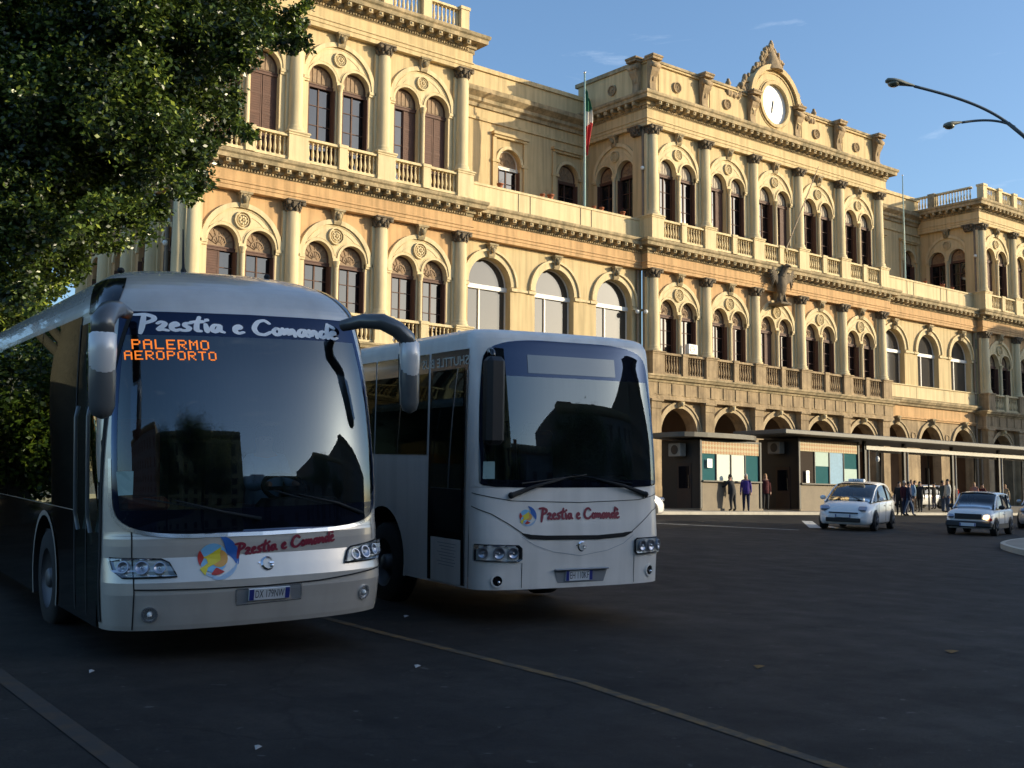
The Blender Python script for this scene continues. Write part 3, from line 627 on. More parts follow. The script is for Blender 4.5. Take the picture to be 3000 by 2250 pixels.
def hand(L_, w, a):
    m = MB(); d = Vector((sin(a), 0, cos(a))); q = Vector((cos(a), 0, -sin(a))); p = [q*-w*.5-d*.25, q*w*.5-d*.25, q*w+d*L_*.7, d*L_, q*-w+d*L_*.7]
    m.add([tuple(v+Vector((0, -.02, 0))) for v in p]+[tuple(v) for v in p], [(0, 1, 2, 3, 4), (5, 6, 7, 8, 9)]+[(i, (i+1) % 5, 5+(i+1) % 5, 5+i) for i in range(5)]); return m
inst('clock_hand', hand(.62, .075, rad(192)).mesh('clock_hand', 'black'), (0, .12, CZ), 0, clock)
inst('clock_hand', hand(.36, .06, rad(8)).mesh('clock_hand', 'black'), (0, .10, CZ), 0, clock)
cr = MB(); r2 = random.Random(3)
def leafblob(x, z, s, y=0.1): cr.ball((x, y+r2.uniform(-.1, .08), z), s*r2.uniform(.8, 1.15), 7, sx=r2.uniform(.7, 1.2), sy=.8, sz=r2.uniform(.9, 1.5))
for i in range(150):          # crown of foliage over the arch
    t = r2.random()**.9; z_ = 28.35+t*2.15; wd = 1.95*(1-t)**.75+.10; x_ = r2.uniform(-wd, wd)
    if math.hypot(x_, z_-CZ) > 2.5: leafblob(x_, z_, .19*(1-.4*t))
cr.tube([(0, .12, 28.7), (0, .12, 29.6), (0, .12, 30.4)], [.8, .45, .12], 10)
cr.ball((0, .1, 30.55), .19, 8, sz=1.2); cr.ball((0, .1, 30.78), .10, 8); leafblob(-1.95, 28.3, .24); leafblob(1.95, 28.3, .24)
for sx in (-1, 1):            # scrolls running down both sides
    for i in range(44):
        t = i/43; x = sx*(2.5+t*2.0); z = 27.3-.5*t-.25*sin(t*3); hh = 1.0*(1-t)**1.3+.14
        leafblob(x, z-.55+r2.random()*hh, .17)
    cr.tube([(sx*(2.5+.5*cos(a)*1), .05, 27.1+.34*sin(a)) for a in [k*.5 for k in range(13)]], .09, 6)
    cr.ball((sx*4.45, .05, 26.85), .2, 8); cr.ball((sx*4.45, .05, 27.08), .11, 8); cr.ball((sx*2.75, .1, 27.65), .18, 6, sz=1.6)
sp('crest', cr, 'base', (CX, 47.95, 0))
# --- eagle below the first cornice -------------------------------------------------------
eg = MB(); eg.ball((0, -.75, 14.3), .42, 12, sx=1, sy=.8, sz=1.9); eg.tube([(0, -.85, 14.9), (0, -1.05, 15.25), (0, -1.25, 15.35)], [.26, .2, .14], 8); eg.ball((0, -1.2, 15.4), .19, 8); eg.tube([(0, -1.3, 15.42), (0, -1.5, 15.36), (0, -1.53, 15.25)], [.1, .06, .02], 6)
for sx in (-1, 1):
    for k in range(9):
        t = k/8; eg.tube([(sx*.25, -.65, 14.75-.5*t), (sx*(.8+.25*(1-t)), -.85, 15.15-.55*t+.15*(1-t)), (sx*(1.25+.35*(1-t)**.7-.25*t), -.75, 15.55-1.55*t)], [.14, .11, .03], 5)
    eg.tube([(sx*.2, -.75, 13.7), (sx*.28, -.85, 13.3), (sx*.3, -.95, 13.1)], [.13, .08, .1], 6)
for k in range(5): eg.tube([(0, -.7, 13.8), ((k-2)*.16, -.7, 13.25), ((k-2)*.24, -.68, 12.95)], [.16, .12, .04], 5)
eg.box(-.55, .55, -1.15, 0, 12.95, 13.1, bevel=.03)
sp('eagle_sculpture', eg, 'dark_stone', (CX-.35, 48, 0))
# --- drain pipes at the corners -----------------------------------------------------------
for (x, y, z1) in ((xC0-.12, 48.25, 23.4), (xR0-.12, 48.25, 23.4)):
    sp('drainpipe', MB().tube([(x, y-.05, 15.6), (x, y-.05, z1)], .10, 8), 'pipe')
for (x, y) in ((xC0-.15, WY-.35), (xC0-.42, WY-.12), (xR0-.15, WY-.35), (xR0-.42, WY-.12)): sp('drainpipe', MB().tube([(x, y, 0), (x, y, 13.8)], .09, 8), 'pipe')
for y in (48.9, 49.6): sp('drainpipe', MB().tube([(xL0-.15, y, 0), (xL0-.15, y, 13.8)], .10, 8), 'pipe')
M['floodlamp'] = mat('small_white_lamp', (.8, .8, .76), .4)
for p in ((xC0-.3, 47.85, 11.3), (xC0-.65, 48.2, 11.3), (xC0-.3, 48.1, 19.9), (xR0-.3, 48.1, 19.9), (xL0-.4, 49.2, 11.35), (xL0-.4, 49.0, 12.3)): sp('wall_lamp', MB().ball(p, .13, 8), 'floodlamp')
# air conditioner on the first balcony
acu = thing('air_conditioner', 'white air conditioning unit on the leftmost balcony of the clock block', 'air conditioner', (CX-2*BC+.55, 47.45, 9.04))
M['acwhite'] = mat('appliance_white', (.78, .77, .72), .5, var=.08, vscale=4)
part('casing', MB().box(-.4, .4, -.16, .16, 0, .6, bevel=.03), 'acwhite', acu); part('fan_grille', MB().arc_ring(-.1, .3, .17, .2, -.175, -.155, 0, 2*pi, 16).box(-.3, .1, -.172, -.162, .29, .31), 'pipe', acu)
def interp(tab, z):
    """smooth (Catmull-Rom) interpolation in a table of rows (z, a, b, ...)"""
    if z <= tab[0][0]: return tab[0][1:]
    if z >= tab[-1][0]: return tab[-1][1:]
    for i in range(len(tab)-1):
        if tab[i][0] <= z <= tab[i+1][0]: break
    h = tab[i+1][0]-tab[i][0]; t = (z-tab[i][0])/h; out = []
    for k in range(1, len(tab[0])):
        p1, p2 = tab[i][k], tab[i+1][k]
        m1 = (p2-tab[i-1][k])/(tab[i+1][0]-tab[i-1][0]) if i > 0 else (p2-p1)/h
        m2 = (tab[i+2][k]-p1)/(tab[i+2][0]-tab[i][0]) if i+2 < len(tab) else (p2-p1)/h
        out.append((2*t**3-3*t*t+1)*p1+(t**3-2*t*t+t)*h*m1+(-2*t**3+3*t*t)*p2+(t**3-t*t)*h*m2)
    return out
class Shell:
    """bus body: at every height z a plan curve with half width W, front Y0, corner depth D"""
    def __init__(s, tab, n=2.5, N=36): s.tab = tab; s.n = n; s.N = N; s.cache = {}
    def curve(s, z):
        k = round(z*400)
        if k not in s.cache:
            W, Y0, D = interp(s.tab, k/400); pts = []; L = [0.]
            for i in range(s.N+1):
                th = (i/s.N)*math.pi/2; e = 2/s.n
                pts.append((W*math.sin(th)**e, Y0+D*(1-max(0, math.cos(th))**e)))
                if i: L.append(L[-1]+math.hypot(pts[-1][0]-pts[-2][0], pts[-1][1]-pts[-2][1]))
            s.cache[k] = (pts, L, W, Y0+D)
        return s.cache[k]
    def raw(s, a, z):
        pts, L, W, Ye = s.curve(z); q = abs(a); sg = 1 if a >= 0 else -1
        if q >= L[-1]: return (sg*W, Ye+q-L[-1], z)
        for i in range(1, len(L)):
            if L[i] >= q: break
        t = (q-L[i-1])/(L[i]-L[i-1]); return (sg*(pts[i-1][0]+t*(pts[i][0]-pts[i-1][0])), pts[i-1][1]+t*(pts[i][1]-pts[i-1][1]), z)
    def P(s, a, z, off=0):
        p = s.raw(a, z)
        if not off: return p
        e = .02; u0 = s.raw(a-e, z); u1 = s.raw(a+e, z); v0 = s.raw(a, z-e); v1 = s.raw(a, z+e)
        u = [u1[i]-u0[i] for i in range(3)]; v = [v1[i]-v0[i] for i in range(3)]
        n = (u[1]*v[2]-u[2]*v[1], u[2]*v[0]-u[0]*v[2], u[0]*v[1]-u[1]*v[0]); l = math.sqrt(sum(c*c for c in n)) or 1
        return tuple(p[i]+n[i]/l*off for i in range(3))
    def at_y(s, y, z):
        """arc coordinate of the side point at depth y"""
        pts, L, W, Ye = s.curve(z); return L[-1]+y-Ye
# z, W, Y0, D
COACH = Shell([(.18, 1.20, .14, .50), (.30, 1.255, .06, .55), (.50, 1.27, .015, .55), (.62, 1.272, -.01, .55), (.66, 1.275, -.012, .55), (.76, 1.275, .02, .55), (.87, 1.275, .062, .55), (.92, 1.275, .070, .55), (1.04, 1.275, .068, .55), (1.12, 1.275, .085, .55), (1.5, 1.275, .10, .55), (2.0, 1.27, .18, .53), (2.5, 1.255, .30, .50),
 (2.85, 1.235, .42, .47), (3.02, 1.22, .49, .46), (3.12, 1.205, .55, .46), (3.26, 1.15, .72, .46), (3.38, 1.05, .98, .48), (3.48, .90, 1.32, .5), (3.56, .68, 1.8, .48), (3.61, .42, 2.35, .40), (3.64, .12, 2.9, .12)], 2.5)
LINER = Shell([(.20, 1.20, .10, .34), (.32, 1.24, .02, .34), (.55, 1.25, .0, .34), (.95, 1.255, -.01, .34), (1.25, 1.255, .02, .33), (1.7, 1.255, .05, .32), (2.2, 1.25, .10, .31), (2.7, 1.245, .17, .30),
 (3.0, 1.24, .215, .28), (3.10, 1.235, .23, .27), (3.20, 1.22, .255, .27), (3.27, 1.17, .32, .27), (3.31, 1.05, .48, .3), (3.33, .7, .9, .3)], 3.0)
# ------------------------------------------------------------------ bus materials
M['silver'] = mat('silver_paint', (.69, .635, .565), .27, metal=.35, var=.10, vscale=1.3, coat=.5, streak=.10)
M['mirrorcap'] = mat('light_silver_cap', (.74, .72, .69), .3, metal=.15, coat=.4)
M['silver2'] = mat('brushed_silver_trim', (.62, .62, .62), .22, metal=.8)
M['white'] = mat('white_bus_paint', (.88, .82, .745), .32, var=.09, vscale=1.5, coat=.4, streak=.13)
M['darkgrey'] = mat('grey_mirror_plastic', (.10, .105, .105), .30, coat=.3)
M['flank'] = glassy('dark_polished_flank', (.028, .027, .026), .0, tint=(.5, .5, .48), rough=.05)
M['rubber'] = mat('black_rubber', (.012, .012, .012), .8)
M['tyre'] = mat('tyre_rubber', (.018, .018, .018), .85, var=.3, vscale=9)
M['rim'] = mat('wheel_rim', (.13, .13, .135), .5, metal=.5)
M['blackgloss'] = mat('black_gloss', (.006, .006, .007), .12, coat=.4)
M['shadowgap'] = mat('panel_gap', (.01, .01, .01), .9)
M['wind'] = glassy('windscreen_glass', (.005, .007, .010), .062, tint=(.78, .90, .98), see=.75, rough=.01)
M['sideglass'] = glassy('tinted_side_glass', (.005, .006, .005), .03, tint=(.50, .56, .50), rough=.01)
M['sideglass2'] = glassy('dark_side_glass', (.006, .006, .006), .0, tint=(.22, .22, .20), rough=.02)
M['doorglass'] = glassy('door_glass', (.005, .006, .010), .0, tint=(.25, .32, .40), see=.2)
M['lens'] = glassy('lamp_lens', (.10, .10, .11), .06, see=.93, rough=.02)
M['chrome'] = mat('chrome', (.80, .81, .84), .12, metal=1)
M['lampbowl'] = mat('satin_reflector', (.36, .38, .44), .28, metal=.8)
M['indic'] = mat('amber_lens', (.55, .28, .12), .25)
M['letterwhite'] = mat('white_lettering', (.95, .95, .93), .5)
M['letterred'] = mat('dark_red_lettering', (.22, .012, .035), .45)
M['led'] = mat('orange_led', (.5, .10, .01), .5, emit=(1, .24, .02), estr=.5)
M['blue'] = mat('plate_blue', (.02, .035, .22), .45)
M['platewhite'] = mat('plate_white', (.66, .67, .68), .4)
M['ink'] = mat('plate_ink', (.03, .03, .035), .6)
M['paper'] = mat('greenish_paper', (.36, .50, .46), .7, var=.1, vscale=20)
M['seat'] = mat('seat_fabric', (.03, .035, .07), .9, var=.3, vscale=15)
M['seat2'] = mat('seat_fabric_rust', (.14, .04, .02), .9, var=.3, vscale=15)
M['dash'] = mat('dashboard', (.025, .028, .032), .7)
M['em_blue'] = mat('emblem_blue', (.02, .12, .42), .4); M['em_sky'] = mat('emblem_sky', (.20, .48, .72), .4)
M['em_yel'] = mat('emblem_yellow', (.75, .62, .04), .4); M['em_org'] = mat('emblem_orange', (.72, .36, .08), .4); M['em_red'] = mat('emblem_red', (.50, .03, .02), .4); M['em_grey'] = mat('emblem_blue_grey', (.35, .50, .66), .4)
def place_on_slope(o, x, y, psi, rl=0, dz=0):
    n = Vector((0, -GS, 1)).normalized(); ey = Vector((sin(psi), cos(psi), GS*cos(psi))).normalized(); ex = ey.cross(n)
    ex2 = ex*cos(rl)+n*sin(rl); n2 = n*cos(rl)-ex*sin(rl); m = Matrix((ex2, ey, n2)).transposed().to_4x4(); m.translation = Vector((x, y, gz(y)+dz)); o.matrix_world = m; return o
def text_tris(txt, size):
    cu = bpy.data.curves.new('t', 'FONT'); cu.body = txt; cu.size = size; cu.align_x = 'CENTER'; cu.align_y = 'CENTER'; cu.resolution_u = 3
    o = bpy.data.objects.new('t', cu); COL.objects.link(o); bpy.context.view_layer.update()
    me = o.to_mesh(); vs = [(v.co.x, v.co.y) for v in me.vertices]; fs = [tuple(p.vertices) for p in me.polygons]; o.to_mesh_clear(); bpy.data.objects.remove(o); bpy.data.curves.remove(cu); return vs, fs
GLYPH = {'P': (.66, [[(.02, -.22), (.10, .2), (.2, .95)], [(-.12, 1.0), (.25, 1.05), (.56, .9), (.55, .66), (.16, .42)]]), 'r': (.44, [[(.0, .46), (.12, .58), (.27, .50), (.22, .34), (.05, .12), (.0, .02), (.14, .08), (.34, .0)]]),
 'e': (.42, [[(.03, .27), (.3, .38), (.22, .56), (.06, .42), (.04, .12), (.18, .0), (.36, .1)]]), 's': (.40, [[(.34, .56), (.12, .52), (.10, .36), (.28, .24), (.2, .04), (-.02, .04)]]),
 't': (.42, [[(.27, .98), (.14, .45), (.12, .06), (.28, .04)], [(-.06, .62), (.42, .70)]]), 'i': (.24, [[(.06, .52), (.10, .0)], [(.10, .78), (.14, .84)]]), 'a': (.52, [[(.34, .5), (.12, .5), (.02, .2), (.14, .0), (.30, .2), (.36, .52), (.34, .12), (.48, .03)]]),
 ' ': (.36, []), 'C': (.74, [[(.66, .8), (.48, 1.02), (.2, .9), (.0, .42), (.12, .06), (.42, -.02), (.68, .22)]]), 'o': (.44, [[(.18, .52), (.03, .28), (.14, .02), (.34, .12), (.36, .4), (.18, .52)]]),
 'm': (.62, [[(.0, .52), (.06, .0), (.12, .42), (.24, .5), (.27, .02), (.33, .42), (.45, .5), (.50, .0)]]), 'n': (.46, [[(0, .52), (.06, 0), (.13, .42), (.28, .5), (.33, .0)]]),
 'd': (.48, [[(.30, .46), (.1, .5), (.0, .2), (.12, .0), (.30, .2)], [(.44, 1.05), (.34, .4), (.38, .0)]]), 'E': (.42, [[(.03, .27), (.3, .38), (.22, .56), (.06, .42), (.04, .12), (.18, .0), (.36, .1)], [(.02, 1.0), (.26, .78)]])}
def brush(mb, fn, txt, w, mi=0):
    """brush lettering: every stroke a ribbon with round ends, laid on the surface by fn(x, z)"""
    tot = sum(GLYPH[c][0] for c in txt); x = -tot/2
    for c in txt:
        adv, sts = GLYPH[c]
        for st in sts:
            pts = []
            for a, b in zip(st[:-1], st[1:]):
                for k in range(4): pts.append((a[0]+(b[0]-a[0])*k/4, a[1]+(b[1]-a[1])*k/4))
            pts.append(st[-1])
            for _ in range(2): pts = [pts[0]]+[((pts[i-1][0]+2*pts[i][0]+pts[i+1][0])/4, (pts[i-1][1]+2*pts[i][1]+pts[i+1][1])/4) for i in range(1, len(pts)-1)]+[pts[-1]]
            L_ = []; R_ = []; n_ = len(pts)
            for i, p in enumerate(pts):
                a = pts[max(0, i-1)]; b = pts[min(n_-1, i+1)]; d = math.hypot(b[0]-a[0], b[1]-a[1]) or 1; q = (-(b[1]-a[1])/d, (b[0]-a[0])/d); ww = w*(.82+.34*sin(3.1*i/n_))
                L_.append((p[0]+q[0]*ww, p[1]+q[1]*ww)); R_.append((p[0]-q[0]*ww, p[1]-q[1]*ww))
            mb.add([fn(x+p[0], p[1]) for p in L_+R_], [(i, i+1, n_+i+1, n_+i) for i in range(n_-1)], mi)
            for p in (pts[0], pts[-1]): mb.add([fn(x+p[0]+w*.85*cos(a*pi/4), p[1]+w*.85*sin(a*pi/4)) for a in range(8)], [tuple(range(8))], mi)
        x += adv
    return tot
LEDF = {'P': '1111010001100011111010000100001 0000', 'A': '01110100011000111111100011000110001', 'L': '10000100001000010000100001000011111', 'E': '11111100001000011110100001000011111', 'R': '11110100011000111110101001001010001', 'M': '10001110111010110101100011000110001', 'O': '01110100011000110001100011000101110', 'T': '11111001000010000100001000010000100', ' ': '0'*35}
LEDF['P'] = '11110100011000111110100001000010000'
def led_text(mb, fn, txt, dot, x0, z0):
    for ci, c in enumerate(txt):
        for r in range(7):
            for q in range(5):
                if LEDF[c][r*5+q] == '1':
                    x = x0+(ci*6.4+q)*dot; z = z0-r*dot*.82; e = dot*.47
                    mb.add([fn(x-e, z-e*.86), fn(x+e, z-e*.86), fn(x+e, z+e*.86), fn(x-e, z+e*.86)], [(0, 1, 2, 3)])
class Skin:
    def __init__(s, sh): s.sh = sh
    def rows(s, mb, rows, ns, off, mi=0, sm=True, us=None):
        o = len(mb.v); k = ns+1
        for z, a, b in rows:
            for i in range(k): mb.v.append(s.sh.P(a+(b-a)*i/ns, z, off))
        for j in range(len(rows)-1):
            for i in range(ns): mb.f.append((o+j*k+i, o+j*k+i+1, o+(j+1)*k+i+1, o+(j+1)*k+i)); mb.m.append(mi); mb.s.append(sm)
        return mb
    def poly(s, mb, pts, off, mi=0, sub=1):
        P2 = []
        for a, b in zip(pts, pts[1:]+pts[:1]):
            for k in range(sub): P2.append((a[0]+(b[0]-a[0])*k/sub, a[1]+(b[1]-a[1])*k/sub))
        tr = tessellate_polygon([[Vector((p[0], p[1], 0)) for p in P2]]); mb.add([s.sh.P(p[0], p[1], off) for p in P2], [tuple(t) for t in tr], mi); return mb
    def line(s, mb, pts, w, off, mi=0, seg=8):
        P2 = []
        for a, b in zip(pts[:-1], pts[1:]):
            for k in range(seg): P2.append((a[0]+(b[0]-a[0])*k/seg, a[1]+(b[1]-a[1])*k/seg))
        P2.append(pts[-1]); vs = []
        for i, p in enumerate(P2):
            a = P2[max(0, i-1)]; b = P2[min(len(P2)-1, i+1)]; d = math.hypot(b[0]-a[0], b[1]-a[1]) or 1; q = (-(b[1]-a[1])/d, (b[0]-a[0])/d); ww = w(i/(len(P2)-1)) if callable(w) else w
            vs += [s.sh.P(p[0]+q[0]*ww/2, p[1]+q[1]*ww/2, off), s.sh.P(p[0]-q[0]*ww/2, p[1]-q[1]*ww/2, off)]
        mb.add(vs, [(2*i, 2*i+1, 2*i+3, 2*i+2) for i in range(len(P2)-1)], mi); return mb
    def frame(s, a, z):
        p = Vector(s.sh.P(a, z)); u = (Vector(s.sh.P(a+.02, z))-Vector(s.sh.P(a-.02, z))).normalized(); v = (Vector(s.sh.P(a, z+.02))-Vector(s.sh.P(a, z-.02))); n = u.cross(v).normalized(); v = n.cross(u)
        m = Matrix((u, -n, v)).transposed().to_4x4(); m.translation = p; return m     # local x right, y inward, z up
    def on(s, mb, a, z, local, mi=None): return mb.join(local, s.frame(a, z), mi)
    def text(s, mb, a, z, txt, size, off, sx=1, mi=0):
        vs, fs = text_tris(txt, size); mb.add([s.sh.P(a+x*sx, z+y, off) for x, y in vs], fs, mi); return mb
def sup(z, zb, z1, k):
    if z >= z1: return 1.
    r = min(1., max(0., (z1-z)/(z1-zb))); return max(0., 1-r**k)**(1/k)
def wheel(r, w, parent, at, side=-1, label=None):
    t = MB().lathe([(r*.60, -w/2), (r*.92, -w/2), (r, -w*.36), (r, w*.36), (r*.92, w/2), (r*.60, w/2)], (0, 0, 0), 28, axis='x', cap=False)
    wh = part('wheel', t, 'tyre', parent, at)
    rm = MB().lathe([(r*.61, side*w/2), (r*.60, side*w*.40), (r*.56, side*w*.30), (r*.42, side*w*.12), (r*.40, side*w*.05), (r*.22, side*w*.05), (r*.20, side*w*.42), (r*.16, side*w*.5), (.001, side*w*.5)], (0, 0, 0), 24, axis='x', cap=False)
    for i in range(8): a = i*pi/4; rm.ball((side*w*.10, r*.31*cos(a), r*.31*sin(a)), r*.045, 6)
    part('rim', rm, 'rim', wh); return wh
def bus_body(sk, zb, zt, sE, zs, length, skirt_z, arches, m, root, skm=0):
    """the painted shell, open at the windscreen; below skirt_z the flanks are flat panels with wheel arches"""
    sh = sk.sh; mb = MB(); nf, nsd = 16, 16; prev = None
    for z in zs:
        pts, L, Wd, Ye = sh.curve(z); e = sE(z) if zb < z < zt else 0.; row = {}
        for sg in (-1, 1):
            for i in range(nf+1): row[(sg, i)] = sh.P(sg*(e+(L[-1]-e)*(i/nf)), z)
            for i in range(1, nsd+1): row[(sg, nf+i)] = (sg*Wd, Ye+(length-Ye)*(i/nsd), z)
        inside = zb <= z < zt
        cur = (z, row, inside, e)
        if prev:
            o = len(mb.v); ks = [(sg, i) for sg in (-1, 1) for i in range(nf+nsd+1)]; idx = {}
            for j, rr in enumerate((prev[1], row)):
                for k_ in ks: idx[(j,)+k_] = len(mb.v); mb.v.append(rr[k_])
            for sg in (-1, 1):
                for i in range(nf+nsd):
                    if i >= nf and z <= skirt_z+1e-6: continue
                    mb.f.append((idx[(0, sg, i)], idx[(0, sg, i+1)], idx[(1, sg, i+1)], idx[(1, sg, i)])); mb.m.append(0); mb.s.append(True)
        prev = cur
    # rear and roof caps, skirts
    top = sh.curve(zs[-1])[0]; mb.add([(-sh.curve(z)[2], length, z) for z in zs]+[(sh.curve(z)[2], length, z) for z in zs], [(i, i+1, len(zs)+i+1, len(zs)+i) for i in range(len(zs)-1)])
    zl = zs[-1]; c = sh.curve(zl); front = [sh.P(sg*q, zl) for sg, q in [(-1, c[1][-1]*(1-i/8)) for i in range(8)]+[(1, c[1][-1]*i/8) for i in range(9)]]; mb.add(front+[(c[2], length, zl), (-c[2], length, zl)], [tuple(range(len(front)+2))])
    Wd = sh.curve(skirt_z)[2]; ya = sh.curve(skirt_z)[3]
    for sx in (-1, 1):
        sh_ = MB(); out = [(ya-.005, zs[0])]
        for (yc, zc, r) in arches:
            a0 = math.asin((zs[0]-zc)/r); out += [(yc+r*cos(a), zc+r*sin(a)) for a in [pi-a0-(pi-2*a0)*k/18 for k in range(19)]]
        out += [(length, zs[0]), (length, skirt_z), (ya-.005, skirt_z)]
        sh_.poly_xz(out, [], 0, mi=skm); mb.join(sh_, Matrix.Translation((sx*Wd, 0, 0)) @ Matrix(((0, 1, 0, 0), (1, 0, 0, 0), (0, 0, 1, 0), (0, 0, 0, 1))))
        for (yc, zc, r) in arches:      # arch lip and dark wheel box
            vs = []; a0 = math.asin((zs[0]-zc)/r)
            for k in range(19):
                a = pi-a0-(pi-2*a0)*k/18; vs += [(sx*(Wd+.012), yc+r*cos(a), zc+r*sin(a)), (sx*(Wd-.5), yc+r*cos(a), zc+r*sin(a)), (sx*(Wd+.012), yc+(r+.05)*cos(a), zc+(r+.05)*sin(a))]
            mb.add(vs, [(3*k, 3*k+1, 3*k+4, 3*k+3) for k in range(18)], 1); mb.add(vs, [(3*k, 3*k+2, 3*k+5, 3*k+3) for k in range(18)], 0)
    mb.box(-Wd+.5, Wd-.5, .5, length-.05, zs[0]+.02, zs[0]+.5, 1)
    return part('body', mb, m, root)
def symrows(zs, f): return [(z, -f(z), f(z)) for z in zs]
def seats(root, rows, m, y0, z0=1.05):
    for j in range(rows):
        for x in (-.95, -.5, .5, .95):
            part('seat', MB().box(x-.21, x+.21, y0+j*.85, y0+.45+j*.85, z0-.02, z0+.14, bevel=.05).box(x-.21, x+.21, y0+.40+j*.85, y0+.52+j*.85, z0+.1, z0+.86, bevel=.05).box(x-.13, x+.13, y0+.38+j*.85, y0+.5+j*.85, z0+.84, z0+1.03, bevel=.05), m, root)
def emblem(sk, a, z, r, root):
    P = lambda x, y: (a+x*r, z+y*r); mb = MB(); q = []
    def disc(cx, cy, rr, mi, off, a0=0, a1=360, n=24):
        pts = [P(cx+rr*cos(rad(a0+(a1-a0)*i/n)), cy+rr*sin(rad(a0+(a1-a0)*i/n))) for i in range(n if a1-a0 >= 360 else n+1)]; sk.poly(mb, pts, off, mi)
    def arcb(cx, cy, r0, r1, a0, a1, mi, off, n=14):
        o = [P(cx+r1*cos(rad(a0+(a1-a0)*i/n)), cy+r1*sin(rad(a0+(a1-a0)*i/n))) for i in range(n+1)]; w = lambda t: r1-(r1-r0)*sin(pi*min(1, .08+t))
        i_ = [P(cx+w(i/n)*cos(rad(a0+(a1-a0)*i/n)), cy+w(i/n)*sin(rad(a0+(a1-a0)*i/n))) for i in range(n+1)]
        for k in range(n): sk.poly(mb, [o[k], o[k+1], i_[k+1], i_[k]], off, mi)
    arcb(.10, 0, .62, 1.32, -20, 95, 0, .005); arcb(.1, -.05, .98, 1.24, -110, 0, 5, .0052); arcb(.05, 0, 1.05, 1.2, -150, -60, 5, .005)
    disc(-.15, 0, .86, 1, .006); disc(.2, -.05, .52, 3, .007); sk.poly(mb, [P(-.8, .05), P(-.55, .12), P(-.1, .35), P(.35, .65), (P(.25, .25)), P(.3, -.15), P(-.05, -.35), P(-.5, -.55), P(-.72, -1.0), P(-1.0, -.62), P(-.5, -.3), P(-.55, -.05)], .008, 2)
    arcb(-.15, 0, .55, .92, 150, 215, 4, .009); arcb(-.1, -.05, .55, .95, 255, 310, 4, .009)
    part('emblem', mb, ['em_blue', 'em_sky', 'em_yel', 'em_org', 'em_red', 'em_grey'], root)
def badge(sk, a, z, r, root):
    mb = MB(); m = MB()
    n = 26
    for i in range(n):
        a0 = rad(30+290*i/n); a1 = rad(30+290*(i+1)/n); w0 = r*.10+r*.20*sin(pi*i/n); w1 = r*.10+r*.20*sin(pi*(i+1)/n)
        q = [(r*cos(a0), -.012, r*sin(a0)), (r*cos(a1), -.012, r*sin(a1)), ((r-w1)*cos(a1), -.02, (r-w1)*sin(a1)), ((r-w0)*cos(a0), -.02, (r-w0)*sin(a0))]; m.add(q, [(0, 1, 2, 3)])
    m.box(r*.25, r*.9, -.02, -.006, -r*.05, r*.16); m.ball((r*.62, -.012, -r*.32), r*.26, 8, sy=.5); m.add([(-r*1.05, -.012, 0), (-r*1.4, -.012, r*.2), (-r*1.0, -.012, r*.35)], [(0, 1, 2)])
    sk.on(mb, a, z, m); part('badge', mb, 'chrome', root)
def plate(sk, a, z, w, h, txt, root, tilt=0, rim=None):
    p = MB(); sk.on(p, a, z, MB().box(-w/2, w/2, -.022, -.006, -h/2, h/2, bevel=.004)); pl = part('number_plate', p, 'platewhite', root)
    b = MB(); sk.on(b, a, z, MB().box(-w/2+.004, -w/2+w*.12, -.0245, -.021, -h/2+.005, h/2-.005).box(w/2-w*.12, w/2-.004, -.0245, -.021, -h/2+.005, h/2-.005)); part('blue_band', b, 'blue', pl)
    vs, fs = text_tris(txt, h*.92); t = MB(); tw = max(v[0] for v in vs)-min(v[0] for v in vs); k = w*.70/tw
    m = MB(); m.add([(x*k, -.0235, y) for x, y in vs], fs); sk.on(t, a, z, m); part('registration', t, 'ink', pl); return pl
def lampcan(r, d=.05): return MB().lathe([(r, -.002), (r*.96, d*.3), (r*.7, d*.8), (r*.3, d), (.001, d)], (0, 0, 0), 18, axis='y')
def headlight(sk, pts, cans, root, house='chrome', lens=True):
    mb = MB(); sk.poly(mb, pts, .010, sub=3); h = part('headlight', mb, 'lampbowl' if house == 'chrome' else house, root)
    cx = sum(p[0] for p in pts)/len(pts); cz = sum(p[1] for p in pts)/len(pts)
    e = MB(); sk.line(e, pts+[pts[0]], .014, .013, seg=4); part('rim', e, 'rubber', h)
    for (a, z, r) in cans:
        c = MB(); sk.on(c, a, z, MB().arc_ring(0, 0, r*.84, r, -.035, -.008, 0, 2*pi, 18).lathe([(r*.84, -.03), (r*.5, -.017), (.001, -.014)], (0, 0, 0), 16, axis='y', cap=False)); part('reflector', c, 'lampbowl', h)
        c = MB(); sk.on(c, a, z, MB().ball((0, -.025, 0), r*.22, 8)); part('bulb', c, 'lens', h)
    if lens: c = MB(); sk.poly(c, pts, .045, sub=3); part('lens', c, 'lens', h)
    return h
